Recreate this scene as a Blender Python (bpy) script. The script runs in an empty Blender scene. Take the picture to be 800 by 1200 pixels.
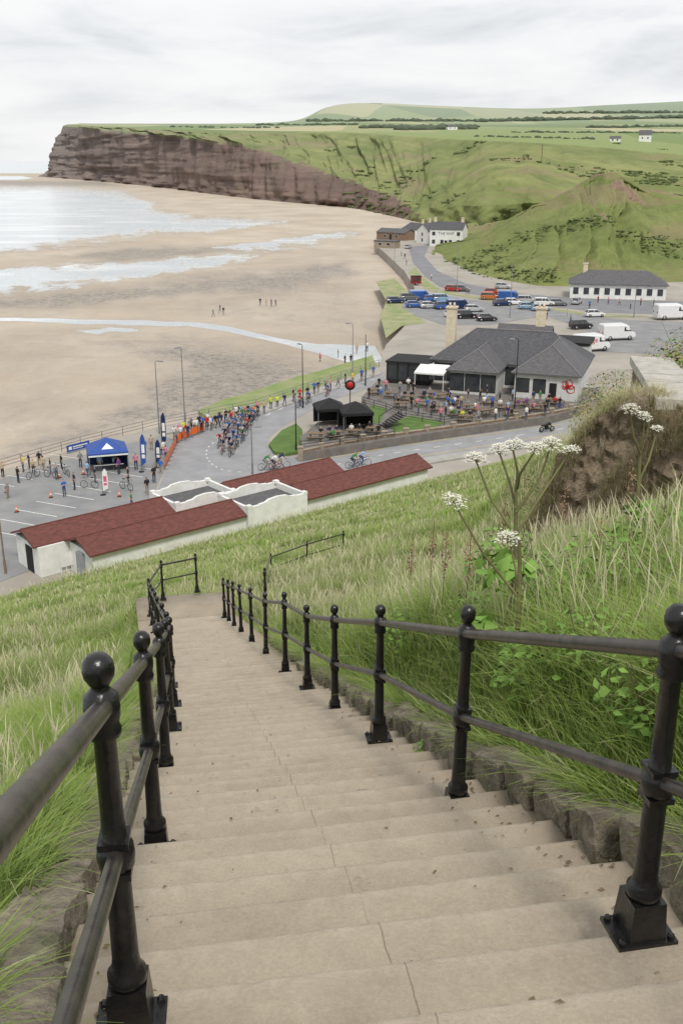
import bpy, bmesh, math, random
import numpy as np
from mathutils import Vector, Matrix, noise
from mathutils.bvhtree import BVHTree
random.seed(7); rng = np.random.default_rng(7)
S = bpy.context.scene; C = S.collection
PI = math.pi
F = 1167.0; PT = math.atan(412/1167.0); cP, sP = math.cos(PT), math.sin(PT); H = 30.0

# ------------------------------------------------------------ geometry of the place
def ray(u, v):
    a = (u-400)/F; b = (600-v)/F
    return (a, cP+sP*b, -sP+cP*b)
def W(u, v, z=0.0):
    r = ray(u, v); t = (z-H)/r[2]; return Vector((r[0]*t, r[1]*t, z))
def WY(u, v, Y):
    r = ray(u, v); t = Y/r[1]; return Vector((r[0]*t, Y, H+r[2]*t))
def proj(p):
    d = p[1]*cP-(p[2]-H)*sP; b = (p[1]*sP+(p[2]-H)*cP)/d
    return 400+F*p[0]/d, 600-F*b
def sstep(a, b, x):
    t = np.clip((x-a)/(b-a), 0, 1); return t*t*(3-2*t)
DX, DY = -.1657, .9862
SA, SB = 11.5, 24.2      # the flight eases off at SA and meets the landing at SB
def xc(y): return .56-.168*y-.05*np.maximum(0, y-11)
def zpath(s):
    s = np.asarray(s, float)
    return H-1.15-.4562*np.minimum(s, SA)-.392*np.clip(s-SA, 0, SB-SA)-.02*np.maximum(0, s-SB)
QX = [-60, -5, -1.5, 0, 47.5, 57.5, 64.4, 90, 140]
QZ = [-60, -30.6, -30.25, -28.85, -10.2, -4.75, -1.15, 10, 30]
def hz(x, y):
    x = np.asarray(x, float); y = np.asarray(y, float)
    q = .6415*(x+18.4)-.767*(y-68.4)
    z = np.interp(q, QX, QZ)
    amp = sstep(0, 12, q)
    z = z+amp*(.22*np.sin(x*.7+y*.35)*np.sin(y*.6-x*.2)+.10*np.sin(x*2.1+1)*np.sin(y*1.7))
    z = z+2.3*sstep(4.2, 6.7, x)*sstep(12.5, 16, y)*(1-sstep(30, 42, y))
    t = (x-xc(y))*.9862
    s = (x-.56)*DX+y*DY
    m = np.maximum(sstep(1.1, 1.75, np.abs(t)), sstep(25.6, 27.4, y))
    return H+z*m+(zpath(s)-.14-H)*(1-m)
def HIT(u, v):
    r = ray(u, v); t = 1.5
    while t < 140:
        z = H+r[2]*t
        if z <= float(hz(r[0]*t, r[1]*t)): break
        t += .05+t*.004
    return Vector((r[0]*t, r[1]*t, float(hz(r[0]*t, r[1]*t))))

# ------------------------------------------------------------ materials
def nmat(name):
    m = bpy.data.materials.new(name); m.use_nodes = True
    nt = m.node_tree; b = nt.nodes['Principled BSDF']
    return m, nt, b
def N(nt, t, **k):
    n = nt.nodes.new(t)
    for a, v in k.items(): setattr(n, a, v)
    return n
def mixc(nt, fac, a, b, mode='MIX'):
    n = nt.nodes.new('ShaderNodeMix'); n.data_type = 'RGBA'; n.blend_type = mode
    for sock, val in ((n.inputs[0], fac), (n.inputs[6], a), (n.inputs[7], b)):
        if hasattr(val, 'is_linked') or hasattr(val, 'links'): nt.links.new(val, sock)
        elif isinstance(val, (tuple, list)): sock.default_value = (*val[:3], 1)
        else: sock.default_value = val
    return n.outputs[2]
def math_(nt, op, a, b=None, c=None, clamp=False):
    n = N(nt, 'ShaderNodeMath', operation=op, use_clamp=clamp)
    for i, v in enumerate((a, b, c)):
        if v is None: continue
        if isinstance(v, (int, float)): n.inputs[i].default_value = v
        else: nt.links.new(v, n.inputs[i])
    return n.outputs[0]
def mrange(nt, src, a, b, c=0, d=1):
    n = N(nt, 'ShaderNodeMapRange'); n.inputs[1].default_value = a; n.inputs[2].default_value = b; n.inputs[3].default_value = c; n.inputs[4].default_value = d
    nt.links.new(src, n.inputs[0]); return n.outputs[0]
def noisef(nt, sc, detail=5, lo=.35, hi=.65, stretch=None, coord='pos', rough=.6):
    if coord == 'pos': src = N(nt, 'ShaderNodeNewGeometry').outputs['Position']
    else: src = N(nt, 'ShaderNodeTexCoord').outputs['Object']
    if stretch:
        mp = N(nt, 'ShaderNodeMapping'); mp.inputs['Scale'].default_value = stretch
        nt.links.new(src, mp.inputs[0]); src = mp.outputs[0]
    n = N(nt, 'ShaderNodeTexNoise'); n.inputs['Scale'].default_value = sc; n.inputs['Detail'].default_value = detail
    n.inputs['Roughness'].default_value = rough
    nt.links.new(src, n.inputs['Vector'])
    return mrange(nt, n.outputs['Fac'], lo, hi)
def bumpn(nt, b, src, strength, dist=.02):
    bm = N(nt, 'ShaderNodeBump'); bm.inputs['Strength'].default_value = strength; bm.inputs['Distance'].default_value = dist
    nt.links.new(src, bm.inputs['Height']); nt.links.new(bm.outputs[0], b.inputs['Normal'])
def mt(name, c1, c2=None, sc=5, rough=.8, bump=0, metal=0, stretch=None, spec=.3, coord='pos', bd=.02):
    m, nt, b = nmat(name)
    b.inputs['Roughness'].default_value = rough; b.inputs['Metallic'].default_value = metal
    b.inputs['Specular IOR Level'].default_value = spec
    if c2 is None: c2 = tuple(x*.8 for x in c1)
    f = noisef(nt, sc, stretch=stretch, coord=coord)
    nt.links.new(mixc(nt, f, c2, c1), b.inputs['Base Color'])
    if bump: bumpn(nt, b, f, bump, bd)
    return m
def attr(nt, name, out='Fac'):
    a = N(nt, 'ShaderNodeAttribute'); a.attribute_name = name; return a.outputs[out]
def objcol(name, rough=.6, spec=.3, coat=0):
    m, nt, b = nmat(name); oi = N(nt, 'ShaderNodeObjectInfo')
    f = noisef(nt, 6, coord='obj')
    d = mixc(nt, .85, (0, 0, 0), oi.outputs['Color'])
    nt.links.new(mixc(nt, f, d, oi.outputs['Color']), b.inputs['Base Color'])
    b.inputs['Roughness'].default_value = rough; b.inputs['Specular IOR Level'].default_value = spec
    b.inputs['Coat Weight'].default_value = coat
    return m
def randramp(name, cols, rough=.8):
    m, nt, b = nmat(name); oi = N(nt, 'ShaderNodeObjectInfo'); r = N(nt, 'ShaderNodeValToRGB')
    r.color_ramp.interpolation = 'CONSTANT'
    e = r.color_ramp.elements
    while len(e) < len(cols): e.new(.5)
    for i, c in enumerate(cols): e[i].position = i/len(cols); e[i].color = (*c, 1)
    nt.links.new(oi.outputs['Random'], r.inputs[0]); nt.links.new(r.outputs[0], b.inputs['Base Color'])
    b.inputs['Roughness'].default_value = rough
    return m

WHITE = mt('white_render', (.76, .76, .74), (.64, .64, .61), 1.2, .85)
PUBW = mt('grey_white_render', (.60, .60, .59), (.49, .49, .48), 1.2, .85)
CREAM = mt('cream_render', (.66, .58, .44), (.56, .48, .36), 2, .85)
SLATE = mt('slate_roof', (.10, .10, .108), (.06, .06, .066), 2.2, .7, .5, stretch=(1, 1, 4))
SLATE3 = mt('lighter_slate_roof', (.125, .122, .128), (.08, .078, .084), 2.2, .7, .5, stretch=(1, 1, 4))
SLATE2 = mt('grey_roof', (.12, .115, .12), (.08, .08, .085), 2, .7, .3)
RIDGE = mt('ridge_tiles', (.20, .19, .19), (.14, .135, .135), 2, .8)
REDTILE = mt('red_roof_tiles', (.165, .058, .045), (.095, .036, .03), 2.2, .75, .6, stretch=(1, 1, 6))
BLACKP = mt('black_gloss_paint', (.006, .006, .007), (.014, .013, .012), 30, .26, .3, spec=.5, bd=.004)
WORNP = mt('worn_black_paint', (.008, .008, .008), (.055, .045, .036), 9, .34, .35, spec=.5, bd=.004)
BLACKM = mt('matt_black', (.018, .018, .02), (.012, .012, .012), 4, .7)
GLASS = mt('dark_window_glass', (.03, .035, .04), (.05, .055, .06), .6, .08, spec=.6)
GREYM = mt('grey_galvanised_metal', (.25, .26, .27), (.2, .2, .21), 4, .5, metal=.4)
BRICK = mt('brown_brick', (.27, .18, .125), (.17, .115, .085), 2.5, .9, .4)
STONEW = mt('sandstone', (.34, .285, .215), (.24, .195, .15), 2.5, .9, .4)
PAVE = mt('terrace_paving', (.19, .17, .155), (.13, .12, .11), 1.2, .85)
LAWN = mt('lawn_grass', (.11, .18, .045), (.075, .13, .03), 1.2, .9, .3)
ASPH = mt('road_asphalt', (.30, .30, .31), (.24, .24, .25), .5, .85)
ASPH3 = mt('darker_road_asphalt', (.225, .225, .235), (.175, .175, .185), .3, .85)
ASPH2 = mt('car_park_asphalt', (.26, .26, .26), (.2, .2, .205), .35, .88)
PAVEM = mt('pavement_concrete', (.38, .365, .34), (.30, .285, .26), .8, .88)
MARK = mt('white_road_paint', (.75, .75, .73), (.6, .6, .58), 3, .7)
YELL = mt('yellow_road_paint', (.6, .45, .08), (.5, .38, .07), 3, .7)
WOOD = mt('weathered_wood', (.22, .16, .1), (.14, .1, .07), 4, .85, stretch=(1, 1, .2))
BLUE = mt('blue_canvas', (.035, .085, .32), (.028, .07, .27), 3, .6)
NAVY = mt('navy_canvas', (.015, .03, .10), (.012, .024, .08), 3, .6)
ORANGE = mt('orange_plastic', (.75, .16, .03), (.65, .13, .025), 3, .45)
RED = mt('red_paint', (.50, .03, .03), (.4, .025, .025), 3, .45)
DRED = mt('dark_red_paint', (.22, .02, .025), (.17, .018, .02), 3, .5)
PINK = mt('pink_fabric', (.65, .12, .22), (.5, .1, .18), 3, .7)
RUBBER = mt('black_rubber', (.015, .015, .015), (.02, .02, .02), 4, .8)
RIM = mt('alloy_rim', (.35, .35, .36), (.28, .28, .29), 4, .35, metal=.7)
LAMP = mt('lamp_lens', (.75, .75, .72), (.65, .65, .62), 4, .15)
TAIL = mt('red_lens', (.4, .02, .02), (.3, .015, .015), 4, .2)
INK = mt('faded_lettering', (.16, .16, .17), (.12, .12, .13), 3, .8)
CARP = objcol('car_paint', .28, .5, .5)
SHIRT = objcol('shirt_cloth', .85)
SKIN = randramp('skin', [(.50, .30, .21), (.58, .36, .26), (.42, .25, .17), (.55, .33, .24)], .6)
TROU = randramp('trousers', [(.02, .025, .05), (.03, .03, .035), (.06, .08, .14), (.25, .21, .15), (.015, .015, .02), (.10, .10, .11), (.04, .06, .12)])
HAIR = randramp('hair', [(.04, .025, .015), (.10, .06, .03), (.02, .015, .012), (.3, .22, .12), (.25, .24, .23), (.06, .035, .02)])
SHOE = randramp('shoe', [(.02, .02, .02), (.5, .5, .5), (.06, .04, .03)])

# ------------------------------------------------------------ mesh builder
class MB:
    def __init__(s): s.v = []; s.f = []; s.m = []; s.s = []
    def add(s, vs, fs, m=0, smooth=False):
        n = len(s.v); s.v += [tuple(p) for p in vs]; s.f += [tuple(i+n for i in f) for f in fs]
        s.m += [m]*len(fs); s.s += [smooth]*len(fs); return s
    def box(s, c, d, m=0, rz=0, tp=1.0, M=None):
        vs = []
        for z, k in ((-.5, 1), (.5, tp)):
            for x, y in ((-.5, -.5), (.5, -.5), (.5, .5), (-.5, .5)):
                vs.append(Vector((x*d[0]*k, y*d[1]*k, z*d[2])))
        R = M if M is not None else Matrix.Rotation(rz, 3, 'Z')
        vs = [R @ v+Vector(c) for v in vs]
        return s.add(vs, [(3, 2, 1, 0), (4, 5, 6, 7), (0, 1, 5, 4), (1, 2, 6, 5), (2, 3, 7, 6), (3, 0, 4, 7)], m)
    def b2(s, x0, x1, y0, y1, z0, z1, m=0): return s.box(((x0+x1)/2, (y0+y1)/2, (z0+z1)/2), (x1-x0, y1-y0, z1-z0), m)
    def tube(s, pts, r, n=8, m=0, caps=True, smooth=True):
        pts = [Vector(p) for p in pts]; K = len(pts); rs = r if isinstance(r, (list, tuple)) else [r]*K
        vs = []
        for i, p in enumerate(pts):
            t = (pts[min(i+1, K-1)]-pts[max(i-1, 0)]).normalized()
            ref = Vector((0, 0, 1)) if abs(t.z) < .95 else Vector((0, 1, 0))
            a = t.cross(ref).normalized(); b = a.cross(t).normalized()
            for k in range(n):
                w = 2*PI*k/n; vs.append(p+(a*math.cos(w)+b*math.sin(w))*rs[i])
        fs = []
        for i in range(K-1):
            for k in range(n):
                k2 = (k+1) % n; fs.append((i*n+k, (i+1)*n+k, (i+1)*n+k2, i*n+k2))
        s.add(vs, fs, m, smooth)
        if caps: s.add(vs[:n], [tuple(range(n))], m); s.add(vs[-n:], [tuple(reversed(range(n)))], m)
        return s
    def lathe(s, prof, n=14, c=(0, 0, 0), m=0, M=None, smooth=True, ph=0):
        vs = []; R = M if M is not None else Matrix.Identity(3)
        for r, z in prof:
            for k in range(n):
                w = 2*PI*k/n+ph; vs.append(R @ Vector((r*math.cos(w), r*math.sin(w), z))+Vector(c))
        fs = []
        for i in range(len(prof)-1):
            for k in range(n):
                k2 = (k+1) % n; fs.append((i*n+k, i*n+k2, (i+1)*n+k2, (i+1)*n+k))
        fs.append(tuple(reversed(range(n)))); fs.append(tuple(range((len(prof)-1)*n, len(prof)*n)))
        return s.add(vs, fs, m, smooth)
    def prism(s, pts, z0, z1, m=0):
        n = len(pts); vs = [(p[0], p[1], z0) for p in pts]+[(p[0], p[1], z1) for p in pts]
        fs = [tuple(reversed(range(n))), tuple(range(n, 2*n))]+[(i, (i+1) % n, n+(i+1) % n, n+i) for i in range(n)]
        return s.add(vs, fs, m)
    def gable(s, x0, x1, y0, y1, ze, zr, m=0, th=.12):
        ym = (y0+y1)/2
        sec = [(y0, ze), (ym, zr), (y1, ze), (y1, ze-th), (ym, zr-th-.05), (y0, ze-th)]
        vs = [(x0, a, b) for a, b in sec]+[(x1, a, b) for a, b in sec]
        return s.add(vs, [(0, 6, 7, 1), (1, 7, 8, 2), (2, 8, 9, 3), (3, 9, 10, 4), (4, 10, 11, 5), (5, 11, 6, 0), (0, 1, 4, 5), (1, 2, 3, 4), (11, 10, 7, 6), (10, 9, 8, 7)], m)
    def hip(s, x0, x1, y0, y1, ze, zr, m=0, th=.15, hipx=None):
        ym = (y0+y1)/2; h = (y1-y0)/2 if hipx is None else hipx; h = min(h, (x1-x0)/2-.01)
        vs = [(x0, y0, ze), (x1, y0, ze), (x1, y1, ze), (x0, y1, ze), (x0+h, ym, zr), (x1-h, ym, zr)]
        vs += [(x0, y0, ze-th), (x1, y0, ze-th), (x1, y1, ze-th), (x0, y1, ze-th)]
        return s.add(vs, [(0, 1, 5, 4), (1, 2, 5), (2, 3, 4, 5), (3, 0, 4), (6, 7, 1, 0), (7, 8, 2, 1), (8, 9, 3, 2), (9, 6, 0, 3), (9, 8, 7, 6)], m)
    def mesh(s, name, mats):
        me = bpy.data.meshes.new(name); me.from_pydata(s.v, [], s.f); me.update()
        for m in (mats if isinstance(mats, (list, tuple)) else [mats]): me.materials.append(m)
        me.polygons.foreach_set('material_index', s.m); me.polygons.foreach_set('use_smooth', s.s)
        return me
    def build(s, name, mats, parent=None):
        return mko(name, s.mesh(name, mats), parent)
def mko(name, me, parent=None, loc=None):
    o = bpy.data.objects.new(name, me); C.objects.link(o)
    if parent: o.parent = parent
    if loc is not None: o.location = loc
    return o
def tag(o, label=None, cat=None, group=None, kind=None):
    if label: o['label'] = label
    if cat: o['category'] = cat
    if group: o['group'] = group
    if kind: o['kind'] = kind
    return o
def thing(name, label, cat, loc=(0, 0, 0), rz=0, group=None):
    o = bpy.data.objects.new(name, None); C.objects.link(o); o.location = loc; o.rotation_euler = (0, 0, rz)
    o.empty_display_size = .2
    return tag(o, label, cat, group)
def copy_tree(o, parent=None):
    c = o.copy(); C.objects.link(c); c.parent = parent
    for ch in list(o.children): copy_tree(ch, c)
    return c
ONES = 'zero first second third fourth fifth sixth seventh eighth ninth tenth eleventh twelfth thirteenth fourteenth fifteenth sixteenth seventeenth eighteenth nineteenth twentieth'.split()
TENS = {2: 'twenty', 3: 'thirty', 4: 'forty', 5: 'fifty', 6: 'sixty', 7: 'seventy', 8: 'eighty', 9: 'ninety', 10: 'hundred'}
def ordw(i):
    if i <= 20: return ONES[i]
    if i > 99: return 'hundred-and-'+ordw(i-100) if i > 100 else 'hundredth'
    if i % 10 == 0: return TENS[i//10][:-1]+'ieth'
    return TENS[i//10]+'-'+ONES[i % 10]
REG = {}
def reg(key, o, text): REG.setdefault(key, []).append((o, text))
def finish(key, what):
    L = sorted(REG.get(key, []), key=lambda a: proj(a[0].location)[0])
    for i, (o, text) in enumerate(L): o['label'] = f"{text}, {ordw(i+1)} {what} from left"; o['group'] = key
def text_mesh(name, body, size, mat, M, parent, ext=.01):
    cu = bpy.data.curves.new(name, 'FONT'); cu.body = body; cu.size = size; cu.extrude = ext; cu.align_x = 'CENTER'; cu.align_y = 'CENTER'
    o = bpy.data.objects.new(name+'_tmp', cu); C.objects.link(o)
    dg = bpy.context.evaluated_depsgraph_get(); me = bpy.data.meshes.new_from_object(o.evaluated_get(dg))
    bpy.data.objects.remove(o); me.materials.clear(); me.materials.append(mat); me.name = name
    me.transform(M); return mko(name, me, parent)
def npmesh(name, V, Q, mats, col=None, extra=None, smooth=False):
    me = bpy.data.meshes.new(name); n = len(V); f = len(Q); k = Q.shape[1]
    me.vertices.add(n); me.vertices.foreach_set('co', V.astype(np.float32).ravel())
    me.loops.add(f*k); me.loops.foreach_set('vertex_index', Q.astype(np.int32).ravel())
    me.polygons.add(f); me.polygons.foreach_set('loop_start', np.arange(0, f*k, k, dtype=np.int32))
    if smooth: me.polygons.foreach_set('use_smooth', np.ones(f, bool))
    me.update(calc_edges=True)
    if col is not None:
        a = me.color_attributes.new('col', 'FLOAT_COLOR', 'POINT')
        a.data.foreach_set('color', np.concatenate([col, np.ones((n, 1))], 1).astype(np.float32).ravel())
    for nm, arr in (extra or {}).items():
        a = me.attributes.new(nm, 'FLOAT', 'POINT'); a.data.foreach_set('value', arr.astype(np.float32).ravel())
    for m in (mats if isinstance(mats, list) else [mats]): me.materials.append(m)
    return me
def gridq(nr, nc):
    i = np.arange(nr-1)[:, None]*nc+np.arange(nc-1)[None, :]
    return np.stack([i, i+1, i+nc+1, i+nc], -1).reshape(-1, 4)

# ------------------------------------------------------------ camera, sky, sun
cd = bpy.data.cameras.new('camera'); cam = bpy.data.objects.new('camera', cd); C.objects.link(cam)
cam.location = (0, 0, H); cam.rotation_euler = (PI/2-PT, 0, 0)
cd.sensor_fit = 'VERTICAL'; cd.sensor_height = 36; cd.sensor_width = 24; cd.lens = 35.0; cd.clip_start = .05; cd.clip_end = 90000
S.camera = cam
S.view_settings.view_transform = 'Standard'; S.view_settings.look = 'None'; S.view_settings.exposure = 0
SUN_EL, SUN_AZ = math.radians(54), math.radians(164)
sl = bpy.data.lights.new('sun', 'SUN'); sl.energy = 2.6; sl.angle = math.radians(12); sl.color = (1, .96, .895)
so = bpy.data.objects.new('sun', sl); C.objects.link(so)
sd = Vector((math.sin(SUN_AZ)*math.cos(SUN_EL), math.cos(SUN_AZ)*math.cos(SUN_EL), math.sin(SUN_EL)))
so.rotation_euler = (-sd).to_track_quat('-Z', 'Y').to_euler(); so.location = (0, 0, 200)
w = bpy.data.worlds.new('World'); S.world = w; w.use_nodes = True; nt = w.node_tree; nt.nodes.clear()
sky = N(nt, 'ShaderNodeTexSky'); sky.sky_type = 'NISHITA'; sky.sun_disc = False; sky.sun_elevation = SUN_EL; sky.sun_rotation = SUN_AZ
b1 = N(nt, 'ShaderNodeBackground'); b1.inputs[1].default_value = .1; nt.links.new(sky.outputs[0], b1.inputs[0])
tc = N(nt, 'ShaderNodeTexCoord'); mp = N(nt, 'ShaderNodeMapping'); mp.inputs['Scale'].default_value = (1.7, 1.7, 8.5); mp.inputs['Location'].default_value = (.35, .2, .1)
nt.links.new(tc.outputs['Generated'], mp.inputs[0])
nz = N(nt, 'ShaderNodeTexNoise'); nz.inputs['Scale'].default_value = 2.6; nz.inputs['Detail'].default_value = 9; nz.inputs['Roughness'].default_value = .56; nz.inputs['Distortion'].default_value = .35
nt.links.new(mp.outputs[0], nz.inputs['Vector'])
rp = N(nt, 'ShaderNodeValToRGB'); e = rp.color_ramp.elements
e[0].position = .34; e[0].color = (.67, .695, .73, 1); e[1].position = .62; e[1].color = (1.0, 1.0, .995, 1)
x = e.new(.46); x.color = (.85, .865, .885, 1); x = e.new(.54); x.color = (.95, .955, .96, 1)
nt.links.new(nz.outputs['Fac'], rp.inputs[0])
sz_ = N(nt, 'ShaderNodeSeparateXYZ'); nt.links.new(tc.outputs['Generated'], sz_.inputs[0])
hzf = mrange(nt, sz_.outputs[2], 0.0, .16, .55, 0)
cl_ = mixc(nt, hzf, rp.outputs[0], (.93, .94, .945))
b2 = N(nt, 'ShaderNodeBackground'); b2.inputs[1].default_value = 1.0; nt.links.new(cl_, b2.inputs[0])
mx = N(nt, 'ShaderNodeMixShader'); mx.inputs[0].default_value = .93
nt.links.new(b1.outputs[0], mx.inputs[1]); nt.links.new(b2.outputs[0], mx.inputs[2])
wo = N(nt, 'ShaderNodeOutputWorld'); nt.links.new(mx.outputs[0], wo.inputs[0])

# ------------------------------------------------------------ sea and beach
m, nt, b = nmat('sea_water')
f = noisef(nt, .02, stretch=(1, .35, 1)); nt.links.new(mixc(nt, f, (.42, .49, .53), (.55, .61, .64)), b.inputs['Base Color'])
b.inputs['Roughness'].default_value = .16; bumpn(nt, b, noisef(nt, .4, 6, stretch=(1, .5, 1)), .2, .3)
SEA = m
o = MB().add([(-60000, -800, -4), (60000, -800, -4), (60000, 80000, -4), (-60000, 80000, -4)], [(0, 1, 2, 3)]).build('sea', SEA)
tag(o, 'calm pale grey blue sea reaching the horizon', 'sea', kind='structure')

def pmask(U, V, poly, soft):
    P = np.array(poly, float); n = len(P); inside = np.zeros(U.shape, bool); dist = np.full(U.shape, 1e9)
    for i in range(n):
        x1, y1 = P[i]; x2, y2 = P[(i+1) % n]
        c = ((y1 > V) != (y2 > V)) & (U < (x2-x1)*(V-y1)/(y2-y1+1e-12)+x1); inside ^= c
        dx, dy = x2-x1, y2-y1; t = np.clip(((U-x1)*dx+(V-y1)*dy)/(dx*dx+dy*dy+1e-9), 0, 1)
        dist = np.minimum(dist, np.hypot((U-x1-t*dx)*.35, V-y1-t*dy))
    sd_ = np.where(inside, dist, -dist)
    return np.clip(sd_/soft*.5+.5, 0, 1)
us = np.linspace(-420, 620, 420); vs = np.concatenate([np.linspace(203, 350, 220), np.linspace(351, 680, 260)])
U, V = np.meshgrid(us, vs)
wob = 3*np.sin(U*.05+V*.3)+2*np.sin(U*.13-V*.17)+2*np.sin(U*.021+V*.4)
wv = wob*np.clip((V-195)/120, .15, 1)
VV = V+wv*.4; UU = U+wob*2
wet = np.zeros(U.shape)
for poly, sf in [
    ([(-500, 217), (60, 219), (130, 224), (165, 232), (185, 246), (225, 258), (215, 266), (170, 274), (110, 281), (40, 291), (-60, 305), (-500, 330)], 9),
    ([(-500, 352), (-60, 326), (0, 317), (120, 309), (230, 302), (285, 298), (302, 300), (235, 312), (160, 324), (60, 336), (0, 343), (-500, 366)], 6),
    ([(255, 290), (330, 280), (400, 272), (420, 274), (370, 284), (300, 294)], 4),
    ([(150, 262), (260, 256), (330, 260), (250, 270), (180, 272)], 6),
    ([(-500, 205), (30, 206), (55, 209), (20, 211), (-500, 212)], 1),
    ([(90, 388), (150, 384), (160, 387), (110, 391)], 1.8)]:
    wet = np.maximum(wet, pmask(UU, VV, poly, sf))
stream = pmask(U+wob*.5, V+wv*.12, [(-500, 370.5), (0, 371.5), (110, 374.5), (230, 377), (270, 383), (330, 397), (372, 403), (440, 405), (450, 424), (410, 425), (376, 415), (330, 402.5), (264, 388), (222, 382.5), (110, 380), (0, 376), (-500, 375.5)], 1.5)
peb = np.zeros(U.shape)
for poly, sf, k in [
    ([(-500, 345), (0, 345), (150, 333), (250, 318), (330, 312), (400, 300), (430, 320), (330, 345), (180, 352), (60, 366), (-500, 372)], 10, .9),
    ([(60, 300), (150, 290), (260, 286), (330, 290), (270, 297), (120, 308)], 5, .9),
    ([(-500, 207), (120, 212), (160, 219), (60, 219), (-500, 216)], 2, .9),
    ([(100, 400), (200, 395), (300, 405), (380, 425), (445, 432), (375, 455), (300, 480), (190, 500), (60, 530), (-40, 545), (60, 505), (150, 470), (190, 430)], 18, .95),
    ([(-200, 395), (60, 390), (140, 405), (60, 430), (-200, 440)], 12, .4),
    ([(-200, 470), (60, 455), (120, 470), (20, 500), (-200, 520)], 10, .45),
    ([(200, 350), (320, 322), (430, 325), (450, 390), (400, 398), (300, 380), (230, 368)], 12, .55),
    ([(180, 240), (300, 236), (420, 250), (300, 262)], 6, .2)]:
    peb = np.maximum(peb, k*pmask(UU, VV, poly, sf))
a = (U-400)/F; bb = (600-V)/F; zz = -2.6; t = (zz-H)/(-sP+cP*bb); X = a*t; Y = (cP+sP*bb)*t
Vt = np.stack([X, Y, np.full(X.shape, zz)], -1).reshape(-1, 3)
m, nt, b = nmat('beach_sand')
aw = attr(nt, 'wet'); ap = attr(nt, 'peb'); as_ = attr(nt, 'stream')
big = noisef(nt, .03, 6); mid = noisef(nt, .22, 9, .30, .70, stretch=(1, .6, 1), rough=.72); fine = noisef(nt, .9, 8, .40, .60, rough=.8)
grit = noisef(nt, 2.6, 5, .35, .65, rough=.8)
sand = mixc(nt, big, (.45, .375, .29), (.585, .505, .405))
sand = mixc(nt, mid, mixc(nt, .14, sand, (.2, .175, .15)), sand)
strand = noisef(nt, .05, 8, .58, .70, stretch=(.5, 1.4, 1), rough=.7)
sand = mixc(nt, math_(nt, 'MULTIPLY', strand, .40), sand, (.21, .18, .15))
sand = mixc(nt, math_(nt, 'MULTIPLY', fine, .12), sand, (.16, .14, .12))
pebc = mixc(nt, fine, (.11, .10, .09), (.31, .28, .25)); pebc = mixc(nt, math_(nt, 'MULTIPLY', grit, .5), pebc, (.38, .35, .31)); pebc = mixc(nt, mixc(nt, big, (0, 0, 0), (.2, .2, .2)), pebc, (.15, .135, .12))
m2 = math_(nt, 'ADD', math_(nt, 'MULTIPLY_ADD', mid, .9, -.42), ap, clamp=True)
m3 = math_(nt, 'MULTIPLY', m2, ap, clamp=True)
m3 = math_(nt, 'MULTIPLY', m3, math_(nt, 'MULTIPLY_ADD', fine, -.45, 1.1), clamp=True)
col = mixc(nt, m3, sand, pebc)
mw2 = math_(nt, 'MAXIMUM', math_(nt, 'ADD', math_(nt, 'MULTIPLY_ADD', mid, .9, -.45), aw), math_(nt, 'ADD', math_(nt, 'MULTIPLY_ADD', mid, .2, -.1), as_))
damp = mrange(nt, mw2, .0, .5); wetf = mrange(nt, mw2, .40, .76)
col = mixc(nt, math_(nt, 'MULTIPLY', damp, .45), col, (.28, .24, .195))
fo_ = noisef(nt, .035, 7, .50, .68, stretch=(.45, 1.6, 1))
col = mixc(nt, wetf, col, mixc(nt, fo_, (.56, .60, .62), (.78, .80, .81)))
nt.links.new(col, b.inputs['Base Color'])
nt.links.new(mrange(nt, math_(nt, 'MAXIMUM', wetf, math_(nt, 'MULTIPLY', damp, .6)), 0, 1, .9, .16), b.inputs['Roughness'])
b.inputs['Specular IOR Level'].default_value = .4
bumpn(nt, b, fine, .5, .2)
me = npmesh('beach', Vt, gridq(*U.shape)[:, ::-1], m, extra={'wet': wet, 'peb': peb, 'stream': stream})
tag(mko('beach', me), 'wide sandy beach with pebble bands, tide pools and a stream', 'beach', kind='structure')

# ------------------------------------------------------------ lofted hills
def crom(Pts, n):
    P_ = np.array(Pts, float); K = len(P_); P_ = np.vstack([2*P_[0]-P_[1], P_, 2*P_[-1]-P_[-2]])
    x = np.linspace(0, K-1-1e-9, n); i = x.astype(int); t = (x-i)[:, None]
    p0, p1, p2, p3 = P_[i], P_[i+1], P_[i+2], P_[i+3]
    return .5*((2*p1)+(-p0+p2)*t+(2*p0-5*p1+4*p2-p3)*t*t+(-p0+3*p1-3*p2+p3)*t**3)
def loft(rows, nc, subs):
    R = [crom(r, nc) for r in rows]; out = []; rc = []
    for i in range(len(R)-1):
        for k in range(subs[i]):
            t = k/subs[i]; out.append(R[i]*(1-t)+R[i+1]*t); rc.append(i+t)
    out.append(R[-1]); rc.append(len(R)-1)
    return np.array(out), np.array(rc)
foot = [(44, 207, -3), (108, 212, -3), (180, 219, -3), (250, 228, -3), (320, 236, -3), (400, 243, -3), (440, 250, -3), (480, 259, -3), (560, 268, -1), (680, 262, -1), (840, 262, -1)]
fp = [W(*q) for q in foot]
r1 = [(57, 197), (110, 202), (182, 208), (250, 216), (322, 222), (402, 231), (448, 240), (490, 245), (570, 240), (690, 235), (840, 235)]
r2 = [(74, 147.3), (110, 150), (185, 157), (255, 165), (325, 176), (405, 200), (460, 213), (505, 214), (590, 205), (690, 205), (840, 215)]
r3 = [(79, 145.6), (110, 147.5), (185, 151.5), (250, 154), (325, 155), (400, 155), (450, 157), (520, 162), (610, 166), (700, 172), (840, 185)]
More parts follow.
